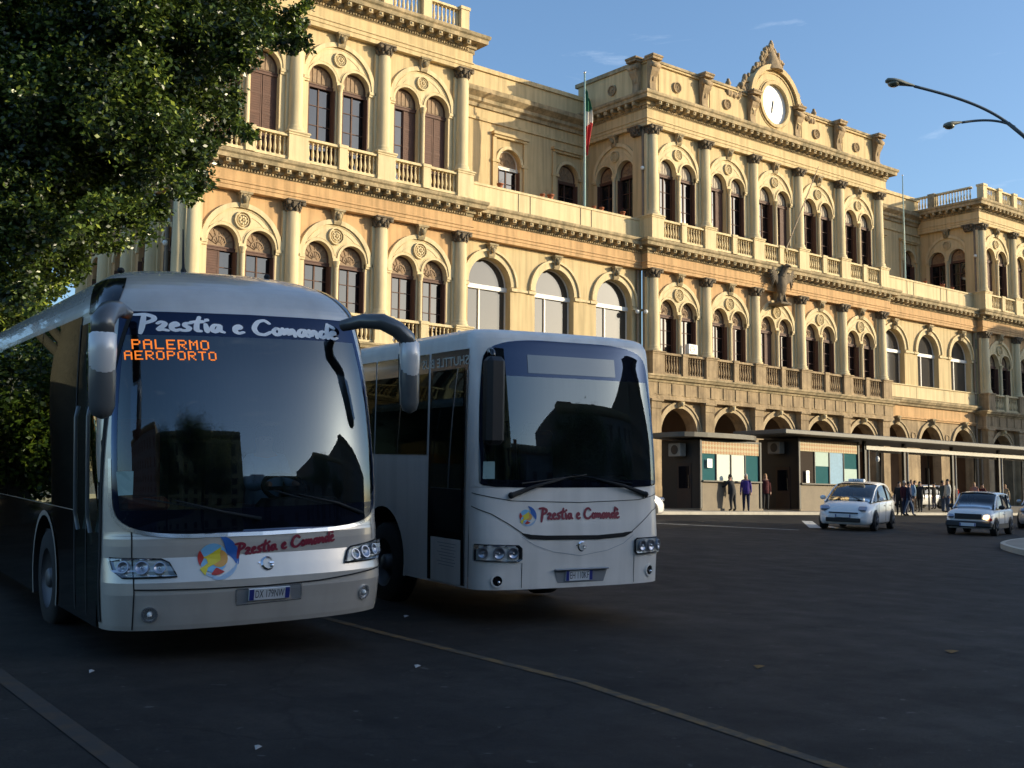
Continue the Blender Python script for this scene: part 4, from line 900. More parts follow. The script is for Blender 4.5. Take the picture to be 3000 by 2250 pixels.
# ------------------------------------------------------------------ COACH (silver, nearest)
coach = thing('coach', 'silver touring coach nearest the camera, its orange display reading PALERMO AEROPORTO', 'coach')
sk = Skin(COACH)
E1 = [(1.05, 1.25), (1.5, 1.272), (2.0, 1.258), (2.5, 1.20), (3.03, 1.112), (3.2, 1.10)]
def eE(z):
    e = interp([(a, b) for a, b in E1], z)[0]; return e*sup(z, 1.085, 1.52, 4.4)*(1 if z < 2.93 else max(0., 1-max(0, (z-2.93)/.085)**8)**(1/8))
zs = [.30, .34, .42, .5, .6, .7, .8, .9, 1.0, 1.06, 1.084, 1.0875, 1.095, 1.105, 1.12, 1.14, 1.165, 1.2, 1.25, 1.32, 1.40, 1.5, 1.65, 1.8, 1.95, 2.1, 2.25, 2.4, 2.55, 2.7, 2.85, 2.93, 2.96, 2.98, 2.995, 3.005, 3.012, 3.016, 3.03, 3.06, 3.1, 3.14, 3.19, 3.24, 3.29, 3.33, 3.37, 3.41, 3.45, 3.49, 3.53, 3.56, 3.59, 3.615, 3.635]
bus_body(sk, 1.085, 3.016, eE, zs, 11.9, 1.25, [(2.95, .52, .62), (9.0, .52, .62)], ['silver', 'rubber', 'flank'], coach, 2)
wz = [1.087, 1.09, 1.097, 1.107, 1.12, 1.14, 1.165, 1.2, 1.25, 1.32, 1.4, 1.5]+[1.6+.1*i for i in range(14)]+[2.96, 2.98, 2.995, 3.005, 3.012, 3.0155]
part('windscreen', sk.rows(MB(), symrows(wz, lambda z: eE(z)+.004), 30, .006), 'wind', coach)
bm_ = MB()                                   # black ceramic border, darker belt below and behind the display
def rimring(sk, fE, zlist, w, off, mb, mi=0):
    for sg in (-1, 1): sk.rows(mb, [(z, sg*max(0, fE(z)-w), sg*fE(z)) for z in zlist], 3, off, mi)
rimring(sk, eE, [z for z in wz if z > 1.18], .055, .0065, bm_)
sk.rows(bm_, [(z, -eE(z), eE(z)) for z in (1.0875, 1.09, 1.097, 1.107, 1.12, 1.14, 1.165, 1.2, 1.23, 1.27, 1.30)], 30, .0065)
sk.rows(bm_, [(z, -eE(z), eE(z)) for z in (2.80, 2.85, 2.90, 2.93, 2.96, 2.98, 2.995, 3.005, 3.012, 3.015)], 30, .0065)
M['frit'] = glassy('black_glass_border', (.004, .005, .010), .03, tint=(.35, .48, .8), rough=.02)
part('windscreen_border', bm_, 'frit', coach)
mb = MB(); sk.rows(mb, [(z, 1.30+.0*z, 1.62) for z in (3.03, 3.1, 3.2, 3.3, 3.36)], 6, .006) if False else None
for sg in (-1, 1):                          # glossy dark corner pieces of the roof
    cs = sk.rows(MB(), [(z, sg*(1.16-(z-3.03)*.62), sg*(1.70-(z-3.03)*.3)) for z in (3.03, 3.08, 3.13, 3.18, 3.23, 3.28, 3.33, 3.37)], 10, .006); part('roof_corner_glass', cs, 'blackgloss', coach)
g = MB()
for (a, b) in ((1.50, 3.4), (3.44, 5.3), (5.34, 7.2), (7.24, 9.1), (9.14, 11.0), (11.04, 11.8)):
    for sg in (-1, 1):
        m_ = MB(); sk.rows(m_, [(z, sg*COACH.at_y(a, z), sg*COACH.at_y(b, z)) for z in (1.262, 1.6, 2.0, 2.4, 2.8, 2.98, 3.04)], 6, .008); part('side_window', m_, 'sideglass', coach)
for sg in (-1,):
    door = MB(); sk.rows(door, [(z, sg*COACH.at_y(.52, z), sg*COACH.at_y(1.46, z)) for z in (.36, .6, 1.0, 1.4, 1.8, 2.2, 2.6, 2.95)], 4, .007); dr = part('door', door, 'sideglass', coach)
    e = MB(); dz_ = [.36+.1*i for i in range(27)]
    for yy, w_ in ((.50, .035), (1.0, .03), (1.48, .04)): sk.rows(e, [(z, sg*COACH.at_y(yy, z), sg*COACH.at_y(yy+w_, z)) for z in dz_], 1, .012)
    part('door_frame', e, 'rubber', dr)
    h_ = MB(); h_.tube([(sg*1.31, .72, 1.1), (sg*1.335, .72, 1.25), (sg*1.335, .72, 2.1), (sg*1.31, .72, 2.2)], .018, 6); h_.tube([(sg*1.31, 1.22, 1.1), (sg*1.335, 1.22, 1.25), (sg*1.335, 1.22, 2.1), (sg*1.31, 1.22, 2.2)], .018, 6); part('handle', h_, 'darkgrey', dr)
sg = 1; m_ = MB(); sk.rows(m_, [(z, sg*COACH.at_y(.70, z), sg*COACH.at_y(1.46, z)) for z in (1.35, 1.6, 2.0, 2.4, 2.8, 2.95)], 4, .008); part('side_window', m_, 'sideglass', coach)
sm_ = MB()
sk.line(sm_, [(-1.10, 1.135), (-1.098, .31)], .011, .004); sk.line(sm_, [(1.16, 1.21), (1.19, .95)], .007, .004); sk.line(sm_, [(-1.10, .648), (-.5, .636), (0, .630), (.5, .640), (1.25, .690), (1.6, .71)], .012, .004)
part('panel_gap', sm_, 'shadowgap', coach)
cr_ = MB(); mp_ = [(-(eE(z)+.018), z-.014) for z in (1.75, 1.6, 1.5, 1.42, 1.35, 1.28, 1.23, 1.19, 1.16, 1.14, 1.125, 1.112, 1.102, 1.094, 1.089)]; mp_ = mp_+[(0, 1.070)]+[(-a, b) for a, b in reversed(mp_)]; sk.line(cr_, mp_, .032, .010, seg=2); part('windscreen_moulding', cr_, 'silver2', coach)
headlight(sk, [(-1.30, .905), (-.86, .892), (-.80, .86), (-.745, .745), (-1.19, .742), (-1.27, .80)], [(-1.17, .825, .052), (-1.02, .82, .058), (-.88, .815, .050)], coach)
headlight(sk, [(1.30, .945), (.86, .905), (.82, .87), (.775, .770), (1.19, .768), (1.28, .82)], [(1.17, .855, .052), (1.03, .842, .058), (.90, .83, .050)], coach)
for a, z in ((-.963, .44), (1.012, .485)):
    f = MB(); sk.on(f, a, z, MB().arc_ring(0, 0, .05, .068, -.012, .0, 0, 2*pi, 20).lathe([(.05, -.004), (.03, -.001), (.001, -.001)], (0, 0, 0), 16, axis='y', cap=False)); fl = part('fog_lamp', f, 'silver2', coach); f = MB(); sk.on(f, a, z, MB().ball((0, -.006, 0), .022, 8)); part('bulb', f, 'letterwhite', fl)
pr = MB(); sk.line(pr, [(-.262, .613), (.325, .626), (.332, .490), (-.252, .478), (-.262, .613)], .010, .006, seg=4); part('plate_recess', pr, 'silver2', coach); pr2 = MB(); sk.poly(pr2, [(-.258, .608), (.320, .621), (.327, .495), (-.248, .483)], .003, sub=3); M['recess'] = mat('recess_grey', (.30, .31, .32), .4, metal=.3); part('plate_recess', pr2, 'recess', coach)
plate(sk, .03, .563, .37, .105, 'DX 179NW', coach)
badge(sk, .029, .812, .062, coach); emblem(sk, -.415, .885, .142, coach)
lt = MB(); H = .075; tw = sum(GLYPH[c][0] for c in 'Prestia e ComandE'); k = .92/tw; brush(lt, lambda x, z: COACH.P(.23+x*k, .955+(x*k)*.085+z*.098-.022, .007), 'Prestia e ComandE', .105); part('lettering', lt, 'letterred', coach)
lt = MB(); k = 1.86/tw; brush(lt, lambda x, z: COACH.P(-.03+x*k, 2.832-(x*k)*.012+z*.135, .011), 'Prestia e ComandE', .096); part('lettering', lt, 'letterwhite', coach)
ld = MB(); fn = lambda x, z: COACH.P(x, z, .010); led_text(ld, fn, 'PALERMO', .0150, -1.03, 2.752); part('destination_display', ld, 'led', coach); ld = MB(); led_text(ld, fn, 'AEROPORTO', .0138, -1.10, 2.652); part('destination_display', ld, 'led', coach)
st = MB(); sk.poly(st, [(-1.225, 1.625), (-1.075, 1.628), (-1.085, 1.432), (-1.21, 1.425)], .010, sub=2); part('permit_sticker', st, 'paper', coach)
wp = MB(); P = lambda a, z, o=.03: COACH.P(a, z, o)
wp.tube([P(1.02, 1.20, .03), P(.7, 1.31, .05), P(.33, 1.40, .03)], [.016, .012, .007], 6); wp.tube([P(.55, 1.31, .02), P(.1, 1.44, .02)], .008, 5); part('wiper', wp, 'rubber', coach)
wp = MB(); wp.tube([P(-.02, 1.20, .03), P(-.35, 1.27, .05), P(-.75, 1.38, .03)], [.016, .012, .007], 6); wp.tube([P(-.5, 1.30, .02), P(-1.0, 1.40, .02)], .008, 5); part('wiper', wp, 'rubber', coach)
# mirrors
M['armgrey'] = mat('grey_mirror_arm', (.12, .122, .12), .3, metal=.3, coat=.5)
def capsule(mb, pts, rs, n=14, mi=0, sx=1, sy=1):
    """a rounded housing through centre points with radii"""
    vs = []
    for (x, y, z), r in zip(pts, rs):
        for k in range(n): vs.append((x+r*sx*cos(2*pi*k/n), y+r*sy*sin(2*pi*k/n), z))
    mb.add(vs, [(j*n+k, j*n+(k+1) % n, (j+1)*n+(k+1) % n, (j+1)*n+k) for j in range(len(pts)-1) for k in range(n)], mi, True); return mb
def mirror(root, x, y, z0, z1, w, armpts, armr, cap=True, m='darkgrey', capm='mirrorcap'):
    a = MB(); a.tube(armpts, armr, 12); mr = part('mirror', a, 'armgrey' if cap else m, root)
    h = z1-z0; hs = MB(); capsule(hs, [(x, y, z0), (x, y, z0+.03), (x, y, z0+h*.15), (x, y, z0+h*.5), (x, y, z0+h*.85), (x, y, z1)], [.01, w*.36, w*.48, w*.52, w*.47, w*.36], sy=.8); part('housing', hs, m, mr)
    if cap: c = MB(); capsule(c, [(x, y-.012, z0+h*.36), (x, y-.012, z0+h*.43), (x, y-.012, z0+h*.6), (x, y-.012, z0+h*.8), (x, y-.012, z1), (x, y-.0, z1+.05)], [.02, w*.34, w*.48, w*.53, w*.50, w*.2], sy=.82); part('cap', c, capm, mr)
    gl = MB(); gl.poly_xz([(x-w*.36, z0+.08), (x+w*.36, z0+.08), (x+w*.40, z1-.1), (x-w*.40, z1-.1)], [], y+w*.43); part('glass', gl, 'chrome', mr)
mirror(coach, -1.40, -.10, 2.06, 2.74, .215, [(-1.06, .5, 2.98), (-1.20, .26, 2.99), (-1.32, .05, 2.94), (-1.39, -.06, 2.85), (-1.40, -.1, 2.72)], [.05, .07, .09, .10, .09])
mirror(coach, 1.44, .10, 2.12, 2.78, .19, [(.94, .50, 2.96), (1.05, .28, 2.99), (1.18, .14, 2.975), (1.31, .1, 2.91), (1.41, .1, 2.83), (1.435, .1, 2.74)], [.055, .07, .078, .08, .084, .085], m='darkgrey')
# roof antenna and lamps
an = MB(); an.tube([(-.22, 1.75, 3.52), (-.22, 1.77, 3.98)], [.016, .006], 6); an.lathe([(.03, 3.50), (.03, 3.56), (.012, 3.60)], (-.22, 1.75, 0), 8); part('antenna', an, 'rubber', coach)
an = MB(); an.ball((.55, 1.5, 3.52), .035, 8, sz=.8); part('roof_lamp', an, 'rubber', coach); an = MB(); an.ball((-1.0, 1.0, 3.42), .035, 8, sz=.8); part('roof_lamp', an, 'rubber', coach)
for y in (2.95, 9.0):
    for sg in (-1, 1): wheel(.5, .28, coach, (sg*1.12, y, .5), sg)
# inside the coach
part('floor', MB().box(-1.2, 1.2, .5, 11.8, .9, .98), 'dash', coach)
ds = MB(); ds.box(-1.1, 1.1, .36, .85, 1.0, 1.18, bevel=.05); ds.box(.2, .95, .5, .9, 1.15, 1.34, bevel=.06); ds.box(-.4, .05, .5, .8, 1.15, 1.26, bevel=.04); part('dashboard', ds, 'dash', coach)
sw = MB(); Msw = Matrix.Translation((.55, .98, 1.42)) @ Matrix.Rotation(rad(-55), 4, 'X'); rg = MB(); rg.arc_ring(0, 0, .20, .235, -.015, .015, 0, 2*pi, 24); rg.box(-.2, .2, -.01, .01, -.02, .02); sw.join(rg, Msw @ Matrix.Rotation(rad(0), 4, 'X')); part('steering_wheel', sw, 'rubber', coach)
seats(coach, 5, 'seat', 2.2)
part('seat', MB().box(.3, .8, 1.35, 1.85, 1.1, 1.25, bevel=.05).box(.3, .8, 1.78, 1.92, 1.2, 2.0, bevel=.06), 'seat', coach); part('seat', MB().box(-.85, -.4, 1.5, 1.9, 1.2, 1.35, bevel=.05).box(-.85, -.4, 1.85, 1.98, 1.3, 2.1, bevel=.06), 'seat2', coach)
place_on_slope(coach, 5.0, 9.39, rad(8), rad(2.8))
# ------------------------------------------------------------------ WHITE BUS
bus = thing('bus', 'white single-deck bus parked beside the silver coach, its wide windscreen reflecting the sky', 'bus')
sk2 = Skin(LINER)
def eF(z):
    e = interp([(1.4, 1.235), (1.9, 1.225), (2.4, 1.20), (2.85, 1.15), (3.1, 1.11), (3.2, 1.10)], z)[0]
    return e*sup(z, 1.515, 1.60, 5)*(1 if z < 2.86 else max(0., 1-max(0, (z-2.86)/.325)**3.6)**(1/3.6))
zs2 = [.40, .44, .5, .6, .7, .8, .95, 1.1, 1.25, 1.4, 1.5, 1.514, 1.517, 1.525, 1.54, 1.56, 1.6, 1.7, 1.85, 2.0, 2.2, 2.4, 2.6, 2.75, 2.86, 2.92, 2.98, 3.03, 3.07, 3.10, 3.13, 3.15, 3.165, 3.175, 3.182, 3.186, 3.20, 3.225, 3.25, 3.275, 3.295, 3.31, 3.32, 3.328]
bus_body(sk2, 1.515, 3.186, eF, zs2, 11.8, 1.25, [(2.62, .55, .66), (8.7, .55, .66)], ['white', 'rubber'], bus)
wz2 = [z for z in zs2 if 1.516 < z < 3.185]
part('windscreen', sk2.rows(MB(), symrows(wz2, lambda z: eF(z)+.004), 30, .006), 'wind', bus)
bb = MB(); rimring(sk2, eF, wz2, .05, .0065, bb); sk2.rows(bb, [(z, -eF(z), eF(z)) for z in wz2 if z < 1.61], 30, .0065); sk2.rows(bb, [(z, -eF(z), eF(z)) for z in [2.76, 2.80]+[z for z in wz2 if z > 2.81]], 30, .0065); part('windscreen_border', bb, 'frit', bus)
M['signgl'] = glassy('blank_sign_glass', (.02, .03, .04), .05, tint=(.8, .9, 1), rough=.08); sg_ = MB(); sk2.rows(sg_, [(z, -.60, .60) for z in (2.80, 2.85, 2.9, 2.95, 3.01)], 12, .011); part('destination_sign', sg_, 'signgl', bus)
for (a, b) in ((1.40, 2.9), (2.94, 4.7), (4.74, 6.5), (6.54, 8.3), (8.34, 10.1), (10.14, 11.6)):
    for sg in (-1, 1):
        m_ = MB(); sk2.rows(m_, [(z, sg*LINER.at_y(a, z), sg*LINER.at_y(b, z)) for z in (1.87, 2.1, 2.4, 2.7, 2.95, 3.06)], 4, .008); part('side_window', m_, 'sideglass2', bus)
d = MB(); sk2.rows(d, [(z, -LINER.at_y(.42, z), -LINER.at_y(1.34, z)) for z in (.42, .6, .9, 1.2, 1.5, 1.8, 2.1, 2.4, 2.7, 2.95, 3.06)], 4, .008); dr = part('door', d, 'blackgloss', bus)
d = MB(); sk2.rows(d, [(z, -LINER.at_y(.50, z), -LINER.at_y(1.27, z)) for z in (1.0, 1.3, 1.6, 1.9, 2.2, 2.5, 2.85)], 3, .013); part('pane', d, 'doorglass', dr)
d = MB(); sk2.rows(d, [(z, -LINER.at_y(.50, z), -LINER.at_y(1.24, z)) for z in (.42, .6, .75, .92)], 3, .014); part('door_panel', d, 'white', dr)
tl = MB()
for i in range(8): sk2.line(tl, [(-LINER.at_y(.62+.03*(i % 2), .6), .86-i*.035), (-LINER.at_y(1.08-.05*(i % 3), .6), .865-i*.035)], .007, .0155, seg=2)
M['greytext'] = mat('grey_notice_print', (.32, .33, .35), .6); part('notice', tl, 'greytext', dr)
d = MB(); sk2.rows(d, [(z, -LINER.at_y(.405, z), -LINER.at_y(.43, z)) for z in [.42+.2*i for i in range(13)]], 1, .014); part('edge_strip', d, 'silver2', dr)
vs, fs = text_tris('SHUTTLE BUS', .15); tb = MB(); tb.add([LINER.P(-LINER.at_y(.98+x*1.28, 2.93), 2.93+y, .012) for x, y in vs], fs); M['dimtext'] = mat('faint_reversed_lettering', (.62, .60, .50), .6); part('lettering', tb, 'dimtext', bus)  # pale letters laid mirror-reversed on the side glass
sm_ = MB(); sk2.line(sm_, [(-1.33, 1.455), (-1.1, 1.41), (-.86, 1.37), (0, 1.347), (.86, 1.37), (1.1, 1.41), (1.33, 1.455)], .008, .004); sk2.line(sm_, [(-.755, .69), (-.752, .42)], .007, .004); sk2.line(sm_, [(.765, .74), (.77, .42)], .007, .004)
sk2.line(sm_, [(-1.34, 1.31), (-1.1, 1.225), (-.9, 1.11), (-.745, 1.01)], .010, .005); sk2.line(sm_, [(1.34, 1.31), (1.1, 1.235), (.9, 1.11), (.735, 1.01)], .008, .005)
sk2.line(sm_, [(-1.56, 1.25), (-1.56, .42)], .008, .004); part('panel_gap', sm_, 'shadowgap', bus)
gr = MB(); sk2.line(gr, [(-.76, 1.012), (-.66, .975), (-.46, .962), (.23, .952), (.6, .972), (.74, 1.004)], lambda t: .010+.038*min(1, 6*t, 6*(1-t)), .008, seg=6); part('grille_slot', gr, 'shadowgap', bus)
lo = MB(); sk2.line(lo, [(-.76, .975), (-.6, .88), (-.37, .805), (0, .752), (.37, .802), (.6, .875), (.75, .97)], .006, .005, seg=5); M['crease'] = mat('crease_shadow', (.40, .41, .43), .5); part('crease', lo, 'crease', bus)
headlight(sk2, [(-1.30, .895), (-.80, .882), (-.765, .85), (-.762, .735), (-.80, .708), (-1.30, .722)], [(-1.20, .805, .060), (-1.03, .80, .066), (-.87, .80, .062)], bus, house='blackgloss')
headlight(sk2, [(1.30, .925), (.80, .925), (.765, .90), (.765, .775), (.80, .745), (1.30, .755)], [(1.20, .84, .060), (1.03, .838, .066), (.88, .838, .062)], bus, house='blackgloss')
for a, z in ((-1.035, .50), (1.035, .545)):
    f = MB(); sk2.on(f, a, z, MB().arc_ring(0, 0, .055, .075, -.014, .0, 0, 2*pi, 20)); fl = part('fog_lamp', f, 'white', bus); f = MB(); sk2.on(f, a, z, MB().lathe([(.055, -.006), (.001, -.006)], (0, 0, 0), 16, axis='y', cap=False)); part('lens', f, 'blackgloss', fl); f = MB(); sk2.on(f, a, z, MB().ball((.015, -.012, -.015), .02, 8)); part('bulb', f, 'chrome', fl)
f = MB(); sk2.on(f, 0, .54, MB().box(-.35, .37, -.05, .0, .055, .075, bevel=.008).poly_xz([(-.35, .055), (.37, .055), (.32, -.085), (-.30, -.085)], [], -.004)); part('plate_recess', f, 'recess', bus)
plate(sk2, -.02, .532, .36, .12, 'EH 110KF', bus); badge(sk2, .008, .857, .058, bus); emblem(sk2, -.69, 1.20, .085, bus)
lt = MB(); k = 1.07/tw; brush(lt, lambda x, z: LINER.P(.02+x*k, 1.165+z*.118, .007), 'Prestia e ComandE', .105); part('lettering', lt, 'letterred', bus)
st = MB(); sk2.poly(st, [(-1.18, 1.80), (-1.055, 1.80), (-1.06, 1.61), (-1.19, 1.61)], .010, sub=2); part('permit_sticker', st, 'paper', bus)
for sg in (-1, 1):
    wp = MB(); Q = lambda a, z, o: LINER.P(sg*a, z, o); wp.tube([Q(.88+.08*(sg > 0), 1.43, .03), Q(.60, 1.53, .06), Q(.2, 1.62, .03)], [.030, .020, .010], 6); wp.tube([Q(.75, 1.56, .02), Q(-.1, 1.66, .02)], .009, 5); wp.ball(Q(.88+.08*(sg > 0), 1.43, .025), .038, 8); part('wiper', wp, 'rubber', bus)
mb_ = MB(); mb_.tube([(-1.12, .2, 3.0), (-1.2, 0, 3.02), (-1.25, -.14, 2.98), (-1.25, -.16, 2.9)], .03, 8); mr = part('mirror', mb_, 'blackgloss', bus)
part('housing', MB().box(-1.36, -1.14, -.27, -.09, 1.98, 2.93, bevel=.05), 'black', mr); part('glass', MB().box(-1.335, -1.165, -.088, -.084, 2.05, 2.86), 'chrome', mr)
an = MB(); an.ball((.55, 1.4, 3.34), .03, 8); part('roof_lamp', an, 'rubber', bus); an = MB(); an.ball((-.9, 1.3, 3.33), .03, 8); part('roof_lamp', an, 'white', bus)
for y in (2.62, 8.7):
    for sg in (-1, 1): wheel(.5, .28, bus, (sg*1.105, y, .5), sg)
part('floor', MB().box(-1.15, 1.15, .35, 11.7, .9, .98), 'dash', bus)
ds = MB(); ds.box(-1.08, 1.1, .22, .75, 1.3, 1.50, bevel=.05); ds.box(.2, 1.0, .4, .8, 1.5, 1.64, bevel=.06); part('dashboard', ds, 'dash', bus)
seats(bus, 5, 'seat', 2.2, 1.3); part('seat', MB().box(.3, .8, 1.35, 1.85, 1.3, 1.45, bevel=.05).box(.3, .8, 1.78, 1.92, 1.4, 2.2, bevel=.06), 'seat', bus)
place_on_slope(bus, 9.25, 10.02, rad(9), rad(1.35))
M['faintline'] = mat('nearly_gone_yellow_paint', (.050, .030, .013), .85, col2=(.024, .020, .0165), c2pos=(.46, .66), vscale=5)
# ------------------------------------------------------------------ markings, island, litter
def flat(name, pts, dz, m, at_sw=False):
    f = sz if at_sw else gz; mb = MB(); tr = tessellate_polygon([[Vector((p[0], p[1], 0)) for p in pts]]); mb.add([(x, y, f(y)+dz) for x, y in pts], [tuple(t) for t in tr]); return link(name, mb.mesh(name, m))
def band(path, w):
    L_ = []; R_ = []
    for i, p in enumerate(path):
        a = path[max(0, i-1)]; b = path[min(len(path)-1, i+1)]; d = math.hypot(b[0]-a[0], b[1]-a[1]); q = (-(b[1]-a[1])/d*w/2, (b[0]-a[0])/d*w/2); L_.append((p[0]+q[0], p[1]+q[1])); R_.append((p[0]-q[0], p[1]-q[1]))
    return L_+R_[::-1]
tag(flat('road_marking', band([(6.86, 11.6), (6.78, 10.4), (6.66, 7.2), (6.1, 4.4), (5.7, 2.5)], .11), .005, 'yellowline'), kind='structure')
tag(flat('road_marking', band([(2.9, 9.9), (2.62, 6.5), (2.3, 4.0)], .14), .005, 'faintline'), kind='structure')
tag(flat('road_marking', band([(40.0, 29.8), (34.7, 25.5)], .42), .005, 'whiteline'), kind='structure')
tag(flat('road_marking', band([(36.6, 26.4), (35.2, 24.6)], .40), .005, 'whiteline'), kind='structure')
tag(flat('road_marking', band([(30.0, 28.9), (31.3, 26.6), (32.6, 24.6)], .16), .005, 'whiteline'), kind='structure')
isl = [(31.3, 17.0), (29.6, 15.8), (28.0, 14.4), (26.9, 12.6), (26.8, 10.5), (28, 8), (34, 6), (45, 8), (50, 14), (46, 18.5), (40, 18.9), (35, 18.3)]
def smooth_loop(p, n=3):
    for _ in range(n): p = [q for a, b in zip(p, p[1:]+p[:1]) for q in ((a[0]*.75+b[0]*.25, a[1]*.75+b[1]*.25), (a[0]*.25+b[0]*.75, a[1]*.25+b[1]*.75))]
    return p
isl = smooth_loop(isl, 2); ic = (sum(p[0] for p in isl)/len(isl), sum(p[1] for p in isl)/len(isl))
mb = MB(); k = len(isl); inn_ = [(ic[0]+(x-ic[0])*.975, ic[1]+(y-ic[1])*.975) for x, y in isl]
mb.add([(x, y, gz(y)-.05) for x, y in isl]+[(x, y, gz(y)+.14) for x, y in isl]+[(x, y, gz(y)+.145) for x, y in inn_], [(i, (i+1) % k, k+(i+1) % k, k+i) for i in range(k)]+[(k+i, k+(i+1) % k, 2*k+(i+1) % k, 2*k+i) for i in range(k)])
tag(link('traffic_island_kerb', mb.mesh('kerb', 'kerbstone')), kind='structure'); tag(flat('traffic_island', inn_, .142, 'pave'), kind='structure')
M['dryleaf'] = mat('dry_leaf', (.22, .12, .035), .8)
M['litter'] = mat('paper_scrap', (.42, .40, .38), .8)
for i, (x, y, w, nm) in enumerate(((7.7, 11.2, .03, 'small pale paper scrap on the asphalt right of the silver coach bumper'), (3.43, 6.5, .022, 'tiny pale scrap on the asphalt near the lower edge of the photo'), (3.5, 9.4, .022, 'pale scrap on the asphalt below the silver coach left corner'), (5.9, 8.4, .028, 'white crumpled scrap beside the yellow line left of its middle'), (11.2, 6.6, .07, 'dry leaf on the asphalt at the right, larger of the two'), (8.6, 6.95, .05, 'small dry leaf on the asphalt left of the larger one'))):
    m = MB(); z = gz(y); m.add([(x-w, y-w*.4, z+.004), (x+w*.9, y-w*.6, z+.02), (x+w*.4, y+w*.7, z+.006), (x-w*.7, y+w*.8, z+.025), (x, y, z+.03)], [(0, 1, 4), (1, 2, 4), (2, 3, 4), (3, 0, 4)]); tag(link('dry_leaf' if 'leaf' in nm else 'paper_scrap', m.mesh('litter', 'dryleaf' if 'leaf' in nm else 'litter')), nm, 'leaf' if 'leaf' in nm else 'paper scrap', 'scraps of litter on the asphalt')
# ------------------------------------------------------------------ flag poles
M['flag_green'] = mat('flag_green', (.012, .12, .06), .8); M['flag_white'] = mat('flag_white', (.55, .50, .44), .8); M['flag_red'] = mat('flag_red', (.42, .02, .02), .8)
fp = thing('flagpole', 'tall green-grey flagpole on the left terrace, left of the clock block', 'flagpole', (45.4, WY+.32, 16.9))
part('pole', MB().tube([(0, 0, -1.3), (0, 0, 3.5), (0, 0, 8.0)], [.085, .07, .045], 10), 'polegreen', fp); part('finial', MB().ball((0, 0, 8.06), .09, 8), 'chrome', fp)
def flag_mb():
    m = MB(); n, k = 30, 12; z0, z1 = 20.2, 24.1; vs = []
    for j in range(n+1):
        t = j/n; z = z1+(z0-z1)*t; w = .20+.30*sin(pi*min(1, t*1.05))**.7
        for i in range(k+1):
            u = i/k; vs.append((.04+w*u*(.8+.2*sin(5*t)), .20*sin(u*11+t*3)*u**.4*(1-.2*t), z-.5*u*(1-t)**2-.25*u*u+.05*sin(9*u)))
    for j in range(n):
        for i in range(k):
            t = (j+i*.45)/n; mi = 0 if t < .38 else (1 if t < .60 else 2)
            m.f.append((j*(k+1)+i, j*(k+1)+i+1, (j+1)*(k+1)+i+1, (j+1)*(k+1)+i)); m.m.append(mi); m.s.append(True)
    m.v = vs; return m
fl = link('flag', flag_mb().mesh('flag', ['flag_green', 'flag_white', 'flag_red']), None, (45.4, WY+.32, 0)); tag(fl, 'green, white and red flag hanging limp from the left flagpole', 'flag')
md = fl.modifiers.new('thickness', 'SOLIDIFY'); md.thickness = .012
fp = thing('flagpole', 'bare slim flagpole on the right terrace, no flag on it', 'flagpole', (77.9, WY+.32, 16.9))
part('pole', MB().tube([(0, 0, -1.3), (0, 0, 3.5), (0, 0, 8.0)], [.085, .07, .03], 10), 'polegreen', fp); part('finial', MB().ball((0, 0, 8.03), .06, 8), 'chrome', fp)
fp = thing('flagpole', 'short thin pole slanting out from the upper balcony of the clock block', 'flagpole', (62.0, 47.5, 16.9))
part('pole', MB().tube([(0, 0, -.2), (1.5, -1.6, 5.3)], [.05, .025], 8), 'pipe', fp); part('bracket', MB().box(-.1, .1, -.12, .12, -.35, -.1), 'stone', fp)
# flower pots along the terrace parapets
M['terracotta'] = mat('terracotta', (.38, .13, .06), .85, var=.2, vscale=8); M['plant'] = mat('pot_plant', (.045, .075, .02), .7, var=.4, vscale=9)
for i, (x, s) in enumerate(((39.0, 1.1), (42.0, .9), (42.6, 1.2), (45.9, .8), (46.5, .9), (48.2, 1.0), (80.2, .9), (82.6, 1.1), (84.0, .8))):
    fpx = thing('flower_pot', ('pot of reddish flowers on the left terrace parapet near its lit window', 'terracotta pot on the left terrace parapet, left of the flagpole, smaller of the pair', 'terracotta pot on the left terrace parapet, just left of the flagpole', 'small pot on the left terrace parapet just right of the flagpole', 'second pot right of the flagpole on the left terrace parapet', 'pot nearest the clock block on the left terrace parapet', 'pot on the right terrace parapet nearest the bare pole', 'middle pot on the right terrace parapet', 'pot on the right terrace parapet nearest the end pavilion')[i], 'flower pot', (x, WY+.07, 16.9), group='pots on the terrace parapets')
    part('pot', MB().lathe([(.10*s, 0), (.15*s, .2*s), (.17*s, .2*s), (.17*s, .25*s), (.13*s, .25*s), (.13*s, .2*s), (.001, .2*s)], (0, 0, 0), 10), 'terracotta', fpx)
    pl = MB(); r3 = random.Random(i)
    for q in range(26):
        a = r3.random()*6.28; rr = .22*s*r3.random(); h = .22*s+r3.random()*.22*s; x_, y_ = rr*cos(a), rr*sin(a); d = .06*s; pl.add([(x_-d, y_, h), (x_, y_-d*.7, h+d*.4), (x_+d, y_, h+d), (x_, y_+d*.5, h+.02)], [(0, 1, 2, 3)], 1 if q % 4 == 0 else 0)
    M.setdefault('petal', mat('petals', (.5, .10, .12), .7)); part('plant', pl, ['plant', 'petal'], fpx)
